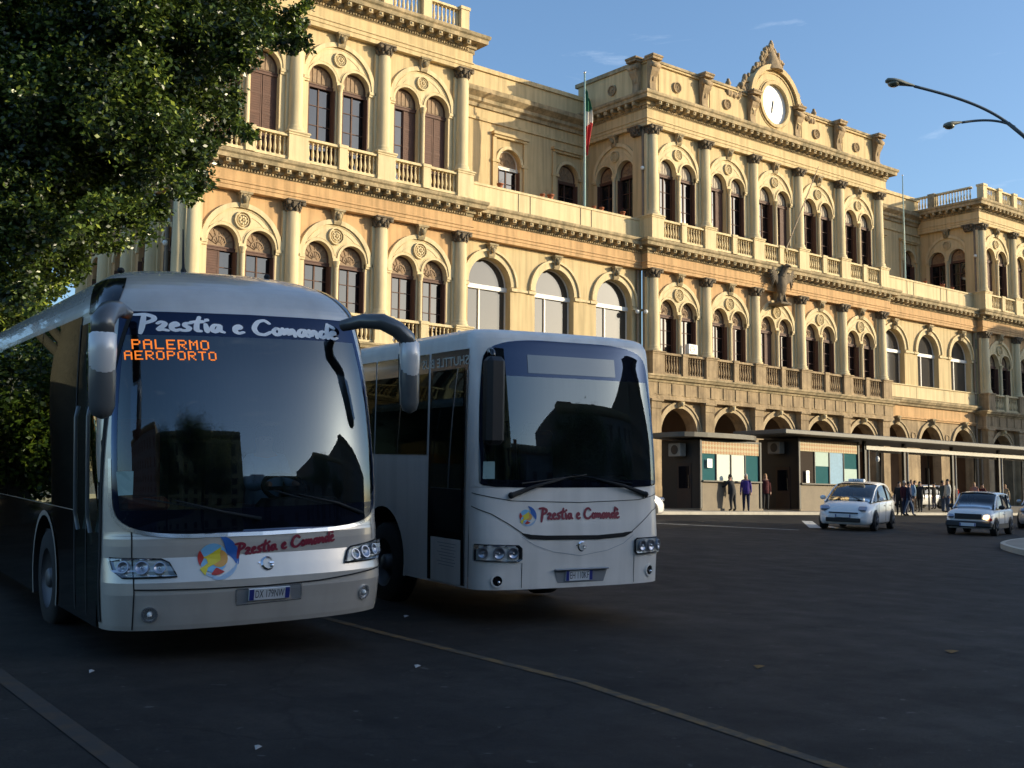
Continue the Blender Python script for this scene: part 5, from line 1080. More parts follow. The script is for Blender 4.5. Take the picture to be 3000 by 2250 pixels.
# ------------------------------------------------------------------ kiosks and platform canopy
M['kioskdark'] = mat('dark_kiosk_metal', (.014, .012, .010), .55, var=.3, vscale=4); M['kiosktan'] = mat('kiosk_counter_panel', (.23, .18, .12), .7, var=.25, vscale=2)
M['rooftop'] = mat('kiosk_roof_edge', (.13, .115, .09), .6, var=.25, vscale=2); M['teal'] = glassy('teal_kiosk_glass', (.045, .14, .15), .06); M['poster'] = mat('white_poster', (.60, .65, .55), .6); M['kbrown'] = mat('kiosk_brown_panel', (.04, .022, .014), .7, var=.3, vscale=5)
M['bluepanel'] = mat('pale_blue_poster', (.18, .36, .52), .6, var=.2, vscale=6); M['greenpanel'] = mat('pale_green_poster', (.34, .47, .41), .6)
def tiles():
    m = bpy.data.materials.new('patterned_fascia'); m.use_nodes = True; n = m.node_tree.nodes; L = m.node_tree.links; b = n['Principled BSDF']; g = n.new('ShaderNodeNewGeometry'); mp = n.new('ShaderNodeMapping')
    mp.inputs['Scale'].default_value = (3.2, 3.2, 3.2); mp.inputs['Rotation'].default_value = (0, rad(45), 0); L.new(g.outputs['Position'], mp.inputs[0])
    c = n.new('ShaderNodeTexChecker'); c.inputs['Scale'].default_value = 2.2; c.inputs['Color1'].default_value = (.34, .16, .05, 1); c.inputs['Color2'].default_value = (.42, .34, .17, 1); L.new(mp.outputs[0], c.inputs[0]); L.new(c.outputs[0], b.inputs['Base Color']); b.inputs['Roughness'].default_value = .6; return m
M['tiles'] = tiles()
M['acgrey'] = mat('grimy_appliance', (.30, .28, .24), .6, var=.3, vscale=5)
def kiosk(x0, x1, yf, yb, ztop, panes, label):
    k = thing('ticket_kiosk', label, 'kiosk', ((x0+x1)/2, (yf+yb)/2, sz(yf)), group='ticket kiosks on the station pavement'); o = Vector(k.location); Z = ztop-o.z
    L0, L1, F, B = x0-o.x, x1-o.x, yf-o.y, yb-o.y
    part('wall', MB().box(L0, L1, F+.08, B, -.05, Z-.3), 'kioskdark', k)
    part('base', MB().box(L0-.05, L1+.05, F-.08, B+.02, -.25, .10), 'kiosktan', k)
    part('counter_panel', MB().box(L0+.12, L1-.12, F, F+.08, .10, 1.30), 'kiosktan', k); part('sill', MB().box(L0+.08, L1-.08, F-.16, F+.08, 1.30, 1.36), 'rooftop', k)
    part('fascia', MB().box(L0+.12, L1-.12, F-.01, F+.08, Z-.92, Z-.36), 'tiles', k)
    f = MB(); n = len(panes); w = (L1-L0-.24)/n
    for i in range(n+1): f.box(L0+.12+i*w-.03, L0+.12+i*w+.03, F-.02, F+.06, 1.36, Z-.92)
    for x in (L0, L1-.12): f.box(x, x+.12, F-.05, F+.1, -.05, Z-.3)
    f.box(L0, L1, F-.03, F+.08, Z-.36, Z-.28)
    part('frame', f, 'kioskdark', k); part('corner_post', MB().box(L0-.03, L0+.03, F-.08, F-.02, -.0, Z-.3), 'rooftop', k)
    for i, (m_, z0, z1) in enumerate(panes):
        wn = part('window', MB().box(L0+.15+i*w, L0+.09+(i+1)*w, F+.03, F+.05, 1.36, Z-.92), 'teal' if m_ != 'void' else 'void', k)
        if m_ not in ('teal', 'void'): part('poster', MB().box(L0+.17+i*w, L0+.07+(i+1)*w, F+.015, F+.028, 1.36+(Z-2.28)*z0, 1.36+(Z-2.28)*z1), m_, wn)
    r = MB(); ro = smooth_loop([(L0-1.1, B+.3), (L0-1.35, F+.6), (L0-.9, F-.5), (L1+.15, F-.5), (L1+.15, B+.3)], 2); kk = len(ro)
    r.add([(x, y, Z-.21) for x, y in ro]+[(x, y, Z) for x, y in ro], [tuple(range(kk)), tuple(range(kk, 2*kk))]+[(i, (i+1) % kk, kk+(i+1) % kk, kk+i) for i in range(kk)]); part('roof', r, 'rooftop', k)
    s = MB(); s.box(L0-.03, L0, F+.5, F+1.35, 0, 2.15); d = part('door', s, 'kbrown', k); part('pane', MB().box(L0-.045, L0-.03, F+.62, F+1.23, 1.0, 2.0), 'doorglass', d); part('handle', MB().tube([(L0-.08, F+.6, 1.0), (L0-.08, F+.6, 1.6)], .02, 6), 'chrome', d)
    ac = MB(); ac.box(L0-.45, L0-.05, F+.75, F+1.5, Z-1.05, Z-.45, bevel=.03); a = part('air_conditioner', ac, 'acgrey', k); part('fan_grille', MB().lathe([(.22, L0-.46), (.05, L0-.47), (.001, L0-.47)], (0, F+1.1, Z-.75), 16, axis='x'), 'black', a)
    return k
kiosk(40.55, 44.85, 36, 38.3, 3.36, [('teal', 0, 1), ('poster', 0, 1), ('poster', 0, 1), ('teal', 0, 1)], 'left dark kiosk with two white posters behind its counter window')
kiosk(47.7, 52.75, 36, 38.4, 3.72, [('void', 0, 1), ('greenpanel', .55, 1), ('bluepanel', 0, 1), ('greenpanel', 0, .5)], 'right dark kiosk with blue and green panels, behind the white taxi')
nt_ = thing('notice', 'small white notice stuck on the left kiosk window', 'notice', (41.15, 35.93, 2.0)); part('sheet', MB().box(-.17, .17, -.012, 0, -.2, .2), 'letterwhite', nt_); part('print', MB().box(-.1, .1, -.016, -.012, -.1, -.06).box(-.1, .1, -.016, -.012, 0, .04), 'greytext', nt_)
nt_ = thing('notice', 'white paper notice in the dark pane of the right kiosk', 'notice', (48.35, 35.93, 1.55)); part('sheet', MB().box(-.13, .13, -.012, 0, -.3, .3), 'letterwhite', nt_); part('print', MB().box(-.08, .08, -.016, -.012, .1, .14), 'greytext', nt_)
M['canopy'] = mat('canopy_beam', (.13, .118, .098), .55, var=.2, vscale=2); M['whiterail'] = mat('pale_canopy_rail', (.44, .41, .35), .5, var=.15, vscale=3)
cp = thing('canopy', 'long flat bus stop canopy on thin dark posts in front of the arcade', 'canopy', (66, 36.6, sz(36.6))); o = Vector(cp.location)
part('roof', MB().box(45.6-o.x, 92-o.x, 35.1-o.y, 38.3-o.y, 3.52-o.z, 3.74-o.z, bevel=.03), 'canopy', cp)
part('rail', MB().box(53.3-o.x, 92-o.x, 35.9-o.y, 36.0-o.y, 3.06-o.z, 3.26-o.z), 'whiterail', cp); part('rail', MB().box(53.3-o.x, 92-o.x, 37.9-o.y, 38.0-o.y, 3.1-o.z, 3.26-o.z), 'whiterail', cp)
for x in (53.3, 56.9, 61.7, 66.8, 72.5, 78.5, 84.5, 90.5):
    part('post', MB().box(x-.10-o.x, x+.06-o.x, 35.95-o.y, 36.1-o.y, -.1, 3.5-o.z), 'kioskdark', cp); part('pipe', MB().tube([(x+.25-o.x, 35.95-o.y, -.1), (x+.25-o.x, 35.95-o.y, 3.1-o.z)], .045, 8), 'whiterail', cp); part('post', MB().tube([(x+.8-o.x, 38.0-o.y, -.1), (x+.8-o.x, 38.0-o.y, 3.5-o.z)], .05, 8), 'kioskdark', cp)
for x in (54.6,):
    b_ = thing('hanging_lamp', 'small white lamp hanging under the canopy beside the right kiosk', 'lamp', (54.4, 36, 2.6)); part('shade', MB().ball((0, 0, 0), .12, 10, sz=1.4), 'floodlamp', b_); part('cable', MB().tube([(0, 0, .1), (0, 0, .55)], .015, 5), 'black', b_)
# ------------------------------------------------------------------ street lamp
lp = thing('street_lamp', 'tall street lamp with two curved arms reaching in from the right edge', 'street lamp', (27.9, 12.5, gz(12.5)+.14)); o = Vector(lp.location); M['lampgrey'] = mat('lamp_post_paint', (.10, .12, .13), .5); M['lamphead'] = mat('lamp_housing', (.22, .22, .17), .5); M['lampglass'] = mat('lamp_bowl', (.16, .15, .10), .25, coat=.5)
bz = lambda P, n=18: [sum(((1-t)**3*P[0][k]+3*(1-t)**2*t*P[1][k]+3*(1-t)*t*t*P[2][k]+t**3*P[3][k]) for _ in (0,)) if False else tuple((1-t)**3*P[0][k]+3*(1-t)**2*t*P[1][k]+3*(1-t)*t*t*P[2][k]+t**3*P[3][k] for k in range(3)) for t in [i/n for i in range(n+1)]]
rel = lambda p: (p[0]-o.x, p[1]-o.y, p[2]-o.z)
part('pole', MB().tube([rel((27.9, 12.5, gz(12.5))), rel((27.9, 12.5, 2)), rel((27.85, 12.52, 5.2)), rel((27.6, 12.68, 6.9)), rel((27.1, 13.05, 8.1)), rel((26.57, 13.43, 8.76)), rel((26.27, 13.65, 9.06))], [.11, .10, .08, .065, .055, .048, .045], 12), 'lampgrey', lp)
part('arm', MB().tube([rel(p) for p in bz([(26.27, 13.65, 9.06), (25.8, 14.0, 9.5), (25.2, 14.5, 9.72), (24.5, 14.98, 9.90)])], .036, 8), 'lampgrey', lp)
part('arm', MB().tube([rel(p) for p in bz([(26.4, 13.55, 8.97), (26.1, 13.8, 9.18), (25.8, 14.1, 9.15), (25.42, 14.33, 9.06)])], .03, 8), 'lampgrey', lp)
def lamphead(a, b, s, up_):
    a = Vector(a); b = Vector(b); d = (b-a).normalized(); L_ = (b-a).length; u = Vector((0, 0, 1)); u = (u-d*u.dot(d)).normalized(); w = d.cross(u); m = MB(); n = 14
    for (t, r1, r2) in ((0, .035, .035), (.1, .05, .05), (.3, .075, .07), (.5, .13, .09), (.75, .155, .09), (.95, .11, .07), (1.0, .02, .02)):
        c = a+d*L_*t
        for k in range(n): an = 2*pi*k/n; q = c+w*(r1*s*cos(an))+u*(r2*s*sin(an)*(1 if sin(an) > 0 else .35)); m.v.append(rel(q))
    for j in range(6):
        for k in range(n): m.f.append((j*n+k, j*n+(k+1) % n, (j+1)*n+(k+1) % n, (j+1)*n+k)); m.m.append(0); m.s.append(True)
    h = part('lamp_head', m, 'lamphead', lp); c = a+d*L_*.70-u*.035*s; g = MB(); P_ = rel(c); g.ball(P_, .125*s, 12, sx=1.15, sy=1.15, sz=.62); part('bowl', g, 'lampglass', h)
lamphead((24.5, 14.98, 9.90), (23.96, 15.40, 10.02), 1.0, 0); lamphead((25.42, 14.33, 9.06), (25.08, 14.60, 8.96), .85, 0)
# ------------------------------------------------------------------ buildings round the square (out of frame: they shade it and are seen in the glass)
M['facade_a'] = mat('old_plaster_wall', (.26, .20, .14), .9, var=.3, vscale=.3, streak=.2); M['facade_b'] = mat('grey_plaster_wall', (.22, .20, .18), .9, var=.3, vscale=.3, streak=.2); M['facade_c'] = mat('ochre_plaster_wall', (.50, .38, .18), .9, var=.25, vscale=.4, streak=.2); M['rooftile'] = mat('roof_tiles', (.22, .10, .06), .9, var=.3, vscale=2)
def block(x0, x1, y0, y1, h, m, label, face='N', rows=5):
    b = thing('building', label, 'building', ((x0+x1)/2, (y0+y1)/2, gz((y0+y1)/2)-1.0)); o = Vector(b.location); w = MB(); w.box(x0-o.x, x1-o.x, y0-o.y, y1-o.y, -1.5, h-o.z); part('wall', w, m, b)
    part('cornice', molding([(x1-o.x, y1-o.y), (x0-o.x, y1-o.y)], [(0, h-.9-o.z), (.5, h-.6-o.z), (.7, h-.2-o.z), (.7, h+.25-o.z), (-.3, h+.25-o.z)]) if face == 'N' else MB().box(x0-.4-o.x, x1+.4-o.x, y0-.4-o.y, y1+.4-o.y, h-.5-o.z, h+.2-o.z), 'stone', b)
    part('roof', MB().box(x0+.5-o.x, x1-.5-o.x, y0+.5-o.y, y1-.5-o.y, h-.05-o.z, h+.3-o.z).box(x0+2-o.x, x0+4-o.x, y1-5-o.y, y1-3.5-o.y, h-o.z, h+1.6-o.z), 'rooftile', b)
    n = int((x1-x0)/3.6)
    for r_ in range(rows):
        s = MB(); zz = gz(y1)+1.2+r_*(h-gz(y1)-1.5)/rows
        for i in range(n): xx = x0+(i+.5)*(x1-x0)/n; s.box(xx-.6-o.x, xx+.6-o.x, y1-o.y-.02, y1-o.y+.04, zz-o.z, zz+2.0-o.z); s.box(xx-.8-o.x, xx+.8-o.x, y1-o.y, y1-o.y+.22, zz+2.1-o.z, zz+2.3-o.z)
        part('window_row', s, 'void', b)
    return b
block(-70, -24, -60, -38, 20.0, 'facade_b', 'grey six-storey block across the square, behind the camera to the left')
block(-24, 11.5, -58, -38, 17.5, 'facade_c', 'brown plaster block across the square, behind the camera')
block(11.7, 29, -58, -39, 8.5, 'facade_b', 'low two-storey block across the square, behind the camera', rows=2)
block(29.2, 52, -58, -38, 14.5, 'facade_b', 'four-storey plaster block across the square, behind the camera', rows=4)
block(52.2, 76, -58, -38, 20.7, 'facade_a', 'tall plaster block across the square, behind the camera to the right')
block(76.2, 124, -60, -38, 20.9, 'facade_b', 'long grey block at the far right of the square behind the camera')
block(124.2, 190, -60, -38, 21.2, 'facade_a', 'last plaster block of the row on the right behind the camera')
block(108, 132, 28, 32, 19.5, 'facade_b', 'unseen grey slab added at the right to shade the lower end pavilion', face='S')  # thin slab added out of view, shaped for the shadow on the end pavilion
# things beyond the left end of the station, seen only mirrored in the coach windows
M['awning'] = mat('orange_awning', (.55, .22, .03), .8, var=.2, vscale=1); M['market'] = mat('cream_stall_wall', (.55, .46, .30), .85, var=.2, vscale=1)
for i, (x, y, w, h, m_) in enumerate(((-6, 60, 9, 4.6, 'market'), (4.5, 64, 8, 5.4, 'market'), (-16, 56, 8, 5.0, 'market'))):
    k = thing('market_stall', ('cream stall under an orange awning beyond the left end of the station', 'taller cream stall nearest the station, seen only in the coach windows', 'left cream stall beyond the tree, seen only in the coach windows')[i], 'stall', (x, y, sz(y)))
    part('wall', MB().box(-w/2, w/2, 0, 4, -.3, h), m_, k); part('awning', MB().add([(-w/2, 0, h*.72), (w/2, 0, h*.72), (w/2, -1.6, h*.55), (-w/2, -1.6, h*.55)], [(0, 1, 2, 3)]).box(-w/2, w/2, -.1, 0, h*.72, h*.78), 'awning', k)
    for j in range(3): part('shelf', MB().box(-w/2+.5, w/2-.5, -.4, 0, .4+j*.7, .5+j*.7), 'rooftop', k)
    part('window', MB().box(-w/2+1, w/2-1, -.03, 0, 2.5, h*.66), 'void', k)
# ------------------------------------------------------------------ the big ficus behind the coach
def leafmat():
    m = bpy.data.materials.new('ficus_leaves'); m.use_nodes = True; n = m.node_tree.nodes; L = m.node_tree.links; b = n['Principled BSDF']; g = n.new('ShaderNodeNewGeometry')
    cr = n.new('ShaderNodeValToRGB'); e = cr.color_ramp.elements; e[0].position = 0; e[0].color = (.016, .030, .008, 1); e[1].position = 1; e[1].color = (.26, .32, .05, 1)
    x = cr.color_ramp.elements.new(.55); x.color = (.045, .080, .017, 1); x = cr.color_ramp.elements.new(.85); x.color = (.095, .145, .026, 1)
    L.new(g.outputs['Random Per Island'], cr.inputs[0])
    no = n.new('ShaderNodeTexNoise'); no.inputs['Scale'].default_value = .9; no.inputs['Detail'].default_value = 3; L.new(g.outputs['Position'], no.inputs['Vector'])
    c2 = n.new('ShaderNodeValToRGB'); c2.color_ramp.elements[0].position = .38; c2.color_ramp.elements[0].color = (.55, .58, .55, 1); c2.color_ramp.elements[1].position = .62; c2.color_ramp.elements[1].color = (1.6, 1.5, 1.2, 1); L.new(no.outputs[0], c2.inputs[0])
    mx = n.new('ShaderNodeMix'); mx.data_type = 'RGBA'; mx.blend_type = 'MULTIPLY'; mx.inputs[0].default_value = 1; L.new(cr.outputs[0], mx.inputs[6]); L.new(c2.outputs[0], mx.inputs[7])
    L.new(mx.outputs[2], b.inputs['Base Color']); b.inputs['Roughness'].default_value = .32; b.inputs['Specular IOR Level'].default_value = .55
    t = n.new('ShaderNodeBsdfTranslucent'); L.new(mx.outputs[2], t.inputs['Color']); ms = n.new('ShaderNodeMixShader'); ms.inputs[0].default_value = .22
    L.new(b.outputs[0], ms.inputs[1]); L.new(t.outputs[0], ms.inputs[2]); L.new(ms.outputs[0], n['Material Output'].inputs[0]); return m
M['leaf'] = leafmat(); M['bark'] = mat('ficus_bark', (.035, .029, .022), .9, var=.4, vscale=5, bump=.6, bscale=20)
import numpy as np
def crown(centres, per_m2, size, seed):
    """leaf-sized faces in shells round many clump centres"""
    R = np.random.default_rng(seed); V = []; 
    for (x, y, z, r) in centres:
        n = int(per_m2*pi*r*r); d = R.normal(size=(n, 3)); d /= np.linalg.norm(d, axis=1)[:, None]
        # leaves gather on twigs: pull each one towards one of a few sprigs
        ns = max(5, int(r*r*22)); sp_ = R.normal(size=(ns, 3)); sp_ /= np.linalg.norm(sp_, axis=1)[:, None]; sr = R.uniform(.45, 1.12, ns)
        ki = R.integers(0, ns, n); rad_ = r*(sr[ki])[:, None]*np.where(R.random((n, 1)) < .75, 1, R.random((n, 1)))
        c = np.array([x, y, z])+sp_[ki]*rad_*np.array([1, 1, .88])+R.normal(size=(n, 3))*r*.155*np.array([1, 1, 1.1])
        ax = d*np.array([1, 1, .6])+np.array([0, 0, -.25]); ax /= np.linalg.norm(ax, axis=1)[:, None]; w = np.cross(ax, R.normal(size=(n, 3))); w /= np.linalg.norm(w, axis=1)[:, None]
        l = size*R.uniform(.65, 1.25, (n, 1)); h = l*.27
        V.append(np.stack([c, c+ax*l*.5+w*h, c+ax*l, c+ax*l*.5-w*h], 1).reshape(-1, 3))
    return np.concatenate(V)
def leafmesh(V):
    n = len(V)//4; me = bpy.data.meshes.new('crown'); me.vertices.add(len(V)); me.vertices.foreach_set('co', V.astype(np.float32).ravel()); me.loops.add(len(V)); me.loops.foreach_set('vertex_index', np.arange(len(V), dtype=np.int32))
    me.polygons.add(n); me.polygons.foreach_set('loop_start', np.arange(0, len(V), 4, dtype=np.int32)); me.materials.append(M['leaf']); me.update(); me.validate(); return me
TB = Vector((3.3, 20.6, gz(20.6)))
# clump centres of the crown: (bearing, elevation, distance, radius) gathered round the limbs of the tree
def vol(px, py, dist, rp):
    u = (px-1500)/3486.87; v = -(py-1125)/3486.87; d = rt2*u+up2*v+fw; p = d*dist; return (p.x, p.y, p.z, rp*dist/3486.87)
rt_ = random.Random(11); CL = []
SIL = [(60, 60, 240), (330, 40, 240), (560, 40, 210), (740, 40, 130), (850, 40, 70), (872, 120, 50), (700, 150, 95), (80, 300, 230), (330, 280, 240), (560, 240, 180), (655, 330, 75), (715, 372, 48), (90, 520, 190), (300, 480, 200), (480, 450, 150), (590, 430, 80), (575, 525, 55), (530, 560, 55), (230, 640, 140), (80, 660, 150), (380, 590, 115), (460, 610, 50), (400, 655, 38), (280, 700, 62), (120, 800, 120), (170, 830, 70), (30, 880, 110), (60, 960, 70), (800, 95, 70), (640, 90, 130), (250, 160, 200), (450, 140, 180), (180, 400, 190), (420, 360, 180), (330, 720, 40), (225, 760, 55), (-60, 740, 140), (-40, 480, 160)]
SIL += [(20, 960, 90), (90, 880, 80), (-80, 900, 150), (150, 560, 170), (60, 620, 180), (260, 560, 150), (0, 400, 200), (160, 700, 120), (300, 620, 110)]
SIL += [(-260, y, 260) for y in (60, 330, 600)]+[(x, -280, 300) for x in (-200, 100, 400)]+[(640, -160, 200), (800, -90, 110), (-500, 200, 300), (-450, 550, 240), (200, -650, 320), (-300, -500, 300), (-900, 300, 320), (-850, -200, 330), (500, -450, 220)]
for (px, py, rp) in SIL:
    for k in range(3 if rp > 90 else 2):
        dd = 21+rt_.uniform(-2.2, 2.2)*(1 if rp > 90 else .4); CL.append(vol(px+rt_.uniform(-.16, .16)*rp, py+rt_.uniform(-.16, .16)*rp, dd, rp*rt_.uniform(.66, .9)))
tree = thing('ficus_tree', 'huge dark green ficus tree hanging over the silver coach from the left', 'tree', TB); o = TB
V = crown([c for c in CL], 1350, .10, 5); 
cr_o = link('crown', leafmesh(V-np.array(o)), tree)
tk = MB(); tk.tube([(0, 0, -.2), (.02, 0, .4), (.05, .1, 1.6), (.12, .15, 3.0), (.1, .2, 4.2)], [.55, .40, .33, .30, .28], 14)
tr_o = part('trunk', tk, 'bark', tree)
for i in range(4, len(CL), 17):
    c = Vector(CL[i][:3])-o
    if c.z < 2 or c.y < -.5: continue
    s = Vector((.1, .2, 3.2+rt_.uniform(-.6, 1.0))); mid = s.lerp(c, .5)+Vector((rt_.uniform(-.4, .4), rt_.uniform(-.4, .4), rt_.uniform(.1, .7)))
    r0 = .06+.04*rt_.random(); part('limb', MB().tube([tuple(s), tuple(s.lerp(mid, .5)+Vector((0, 0, .2))), tuple(mid), tuple(mid.lerp(c, .25))], [r0, r0*.8, r0*.6, r0*.2], 7), 'bark', tree)
# trees round the square, shown in the glass; left row and low pair added
def small_tree(x, y, h, r, label, seed):
    t = thing('ficus_tree', label, 'tree', (x, y, gz(y))); rr = random.Random(seed); cs = []
    for i in range(16): a = rr.random()*6.28; q = rr.random()**.5*r*.7; cs.append((q*cos(a), q*sin(a), h-r*.8+rr.uniform(-.6, .7)*r, r*rr.uniform(.35, .5)))
    link('crown', leafmesh(crown(cs, 330, .16, seed)), t); tk = MB(); tk.tube([(0, 0, -.2), (.05, 0, h*.3), (0, .1, h*.6)], [.4, .3, .2], 10); part('trunk', tk, 'bark', t); return t
small_tree(-7.5, -17, 11.5, 5.0, 'round ficus tree behind the camera, mirrored in the coach windscreen', 21)
for i, (x, y, h, r) in enumerate(((-22, 74, 12, 6.5), (-9, 76, 13, 7), (5, 74, 12, 6.5), (-36, 70, 12, 7), (-1.5, 44, 8.5, 3.6))): small_tree(x, y, h, r, ('dense tree added behind the stalls, third from the station', 'tallest dense tree added behind the stalls beyond the coach', 'dense tree added behind the stalls nearest the station', 'dense tree added behind the stalls farthest from the station', 'round tree added before the stalls, seen only in the coach windows')[i], 31+i)  # row added to block the bright horizon mirrored in the coach side
small_tree(4.2, 27, 4.6, 2.9, 'low dense tree added behind the silver coach to darken its mirrored view', 61); small_tree(.2, 30, 5.0, 3.0, 'low leafy tree added left of the one hidden behind the coach', 62)  # low pair added so the coach windows mirror dark foliage
small_tree(1.5, -24, 15, 6.5, 'tall ragged tree behind the camera, between the two low blocks', 51); small_tree(13, -27, 8, 3.8, 'low tree behind the camera in front of the two-storey block', 52)
small_tree(27, -27, 13, 4.5, 'tree behind the camera to the right, mirrored in the white bus', 53); small_tree(34, -25, 10, 4.0, 'shorter tree behind the camera to the right', 54)
small_tree(-9, 33, 9.5, 4.2, 'ficus tree beyond the coach on the left, seen in its side windows', 22)
# ------------------------------------------------------------------ cars
M['carwhite'] = mat('white_car_paint', (.84, .82, .79), .25, coat=.6); M['carsilver'] = mat('silver_car_paint', (.40, .41, .42), .28, metal=.5, coat=.6); M['carglass'] = glassy('car_glass', (.010, .012, .016), .03, see=.15); M['grey_plastic'] = mat('dark_bumper_plastic', (.03, .03, .032), .6)
M['redlamp'] = mat('red_tail_lamp', (.45, .02, .02), .3, coat=.5); M['headon'] = mat('lit_headlamp', (.9, .75, .45), .3, emit=(1, .72, .30), estr=2.2)
def car(name, label, cat, x, y, hd, spec, paint, group=None):
    """spec: stations (x, z_bottom, z_shoulder, z_top, half_width) of the lower body and (x, z_roof, half_width) of the glasshouse; x forward"""
    c = thing(name, label, cat, group=group); S = spec
    def loft(sts, crossf, m, nm, parent, cap=True):
        mb = MB(); k = None
        for s_ in sts:
            cs = crossf(*s_); k = len(cs); mb.v += [(s_[0], yy, zz) for yy, zz in cs]
        n = len(sts)
        mb.f = [(j*k+i, j*k+(i+1) % k, (j+1)*k+(i+1) % k, (j+1)*k+i) for j in range(n-1) for i in range(k)]
        if cap: mb.f += [tuple(range(k)), tuple(range((n-1)*k, n*k))]
        mb.m = [0]*len(mb.f); mb.s = [True]*len(mb.f)
        if cap: mb.s[-1] = mb.s[-2] = False
        return part(nm, mb, m, parent)
    def bodyc(x, zb, zs, zt, w):
        h = [(-w*.90, zb), (-w*.985, zb+.10), (-w, zb+(zs-zb)*.45), (-w*.995, zs-.05), (-w*.965, zs), (-w*.88, zs+(zt-zs)*.6), (-w*.72, zt), (-w*.35, zt+.015)]
        return h+[(0, zt+.02)]+[(-a, b) for a, b in reversed(h)]
    loft(S['body'], bodyc, paint, 'body', c)
    def gh(x, zbelt, zr, wb, wr):
        h = [(-wb, zbelt), (-wb*.99, zbelt+.03), (-(wb+(wr-wb)*.5)*1.005, zbelt+(zr-zbelt)*.5), (-wr, zr-.07), (-wr+.05, zr-.015), (-wr+.16, zr)]
        return h+[(0, zr+.02)]+[(-a, b) for a, b in reversed(h)]
    loft(S['glass'], gh, 'carglass', 'windows', c)
    # roof skin and pillars
    g = S['glass']; rf = MB(); rs = [s_ for s_ in g if s_[2]-s_[1] > (max(q[2]-q[1] for q in g))*.80]; k = 9
    for s_ in rs:
        x_, zb_, zr, wb, wr = s_
        for yy, zz in ((-wr-.012, zr-.085), (-wr-.0, zr-.02), (-wr+.15, zr+.014), (-wr*.4, zr+.03), (0, zr+.034), (wr*.4, zr+.03), (wr-.15, zr+.014), (wr+.0, zr-.02), (wr+.012, zr-.085)): rf.v.append((x_, yy, zz))
    for j in range(len(rs)-1):
        for i in range(k-1): rf.f.append((j*k+i, j*k+i+1, (j+1)*k+i+1, (j+1)*k+i)); rf.m.append(0); rf.s.append(True)
    part('roof', rf, paint, c)
    for sg in (-1, 1):
        pa = [(s_[0], sg*(s_[4]+.0), s_[2]-.06) for s_ in g]; fr_ = [(g[0][0]+.02, sg*g[0][3], g[0][1]+.01)]+[(s_[0], sg*(s_[4]+.004), s_[2]-.05) for s_ in g[1:]]
        part('pillar', MB().tube([fr_[0]]+[p for p in fr_[1:]]+[(g[-1][0], sg*g[-1][3], g[-1][1])], .026, 6), paint, c)
        for xp in S['pillars']:
            j = min(range(len(g)-1), key=lambda q: abs((g[q][0]+g[q+1][0])/2-xp)); s_ = g[j]; wb, wr = s_[3], s_[4]; part('pillar', MB().tube([(xp, sg*(wb+.002), s_[1]), (xp-.03, sg*((wb+wr)/2+.012), (s_[1]+s_[2])/2), (xp-.06, sg*(wr+.006), s_[2]-.07)], .026, 6), 'black', c)
        for xw in S['axles']:
            r = S['wheel']; w_ = max(q[4] for q in S['body']); a = MB(); a.lathe([(r+.07, 0), (r*.5, .0), (.001, .0)], (sg*(w_-.012)*1.0+sg*.02, 0, 0), 24, axis='x', sm=False); mb = MB(); vs = []
            arch_ = MB(); arch_.add([(xw+(r+.065)*cos(pi*i/14), sg*(w_+.012), r+(r+.065)*sin(pi*i/14)) for i in range(15)]+[(xw-(r+.065), sg*(w_+.010), S['body'][1][1]), (xw+(r+.065), sg*(w_+.010), S['body'][1][1])], [tuple(range(17))]); part('wheel_arch', arch_, 'black', c)
            t = MB().lathe([(r*.62, -.1), (r*.95, -.1), (r, -.07), (r, .07), (r*.95, .1), (r*.62, .1)], (0, 0, 0), 22, axis='y', cap=False); wh = part('wheel', t, 'tyre', c, (xw, sg*(w_-.055), r))
            rm = MB().lathe([(r*.64, sg*.10), (r*.55, sg*.085), (r*.2, sg*.07), (r*.14, sg*.10), (.001, sg*.10)], (0, 0, 0), 18, axis='y', cap=False)
            for i in range(5): an = i*2*pi/5; rm.tube([(r*.12*cos(an), sg*.10, r*.12*sin(an)), (r*.6*cos(an), sg*.102, r*.6*sin(an))], r*.07, 5)
            part('rim', rm, 'rim', wh)
        xm = S['mirror']; part('door_mirror', MB().ball((xm[0], sg*(xm[1]+.11), xm[2]), .105, 10, sx=.55, sy=1.05, sz=.75), S.get('mirrorm', paint), c)
        dl = MB(); w_ = max(q[4] for q in S['body'])
        for xd in S['doors']: dl.box(xd-.006, xd+.006, sg*(w_+.001)-.004, sg*(w_+.001)+.004, .32, S['belt']-.03)
        part('door_gap', dl, 'shadowgap', c)
        for xh in S['handles']: part('handle', MB().box(xh-.09, xh+.09, sg*(w_+.0)-.02, sg*w_+sg*.0+.02, S['belt']-.14, S['belt']-.10, bevel=.01), paint, c)
    return c
MPV = dict(body=[(2.22, .30, .45, .52, .55), (2.17, .22, .60, .68, .74), (2.0, .20, .70, .84, .84), (1.75, .20, .78, .93, .885), (1.4, .20, .86, 1.0, .90), (.95, .20, .93, 1.04, .905), (0, .20, .97, 1.05, .905), (-1.2, .20, 1.0, 1.08, .905), (-1.9, .22, 1.02, 1.10, .88), (-2.2, .26, 1.0, 1.08, .80), (-2.27, .40, .95, 1.0, .70)],
 glass=[(1.55, .93, .96, .80, .76), (1.2, .96, 1.16, .84, .76), (.7, .99, 1.42, .86, .72), (.2, 1.0, 1.58, .87, .69), (-.4, 1.02, 1.655, .87, .68), (-1.1, 1.03, 1.64, .86, .67), (-1.75, 1.04, 1.55, .84, .64), (-2.05, 1.05, 1.35, .80, .66), (-2.2, 1.05, 1.12, .76, .70)], pillars=[.45, -.75], axles=[1.36, -1.37], wheel=.33, mirror=(.95, .90, 1.08), doors=[.85, -.30, -1.30], handles=[-.1, -1.1], belt=.98)
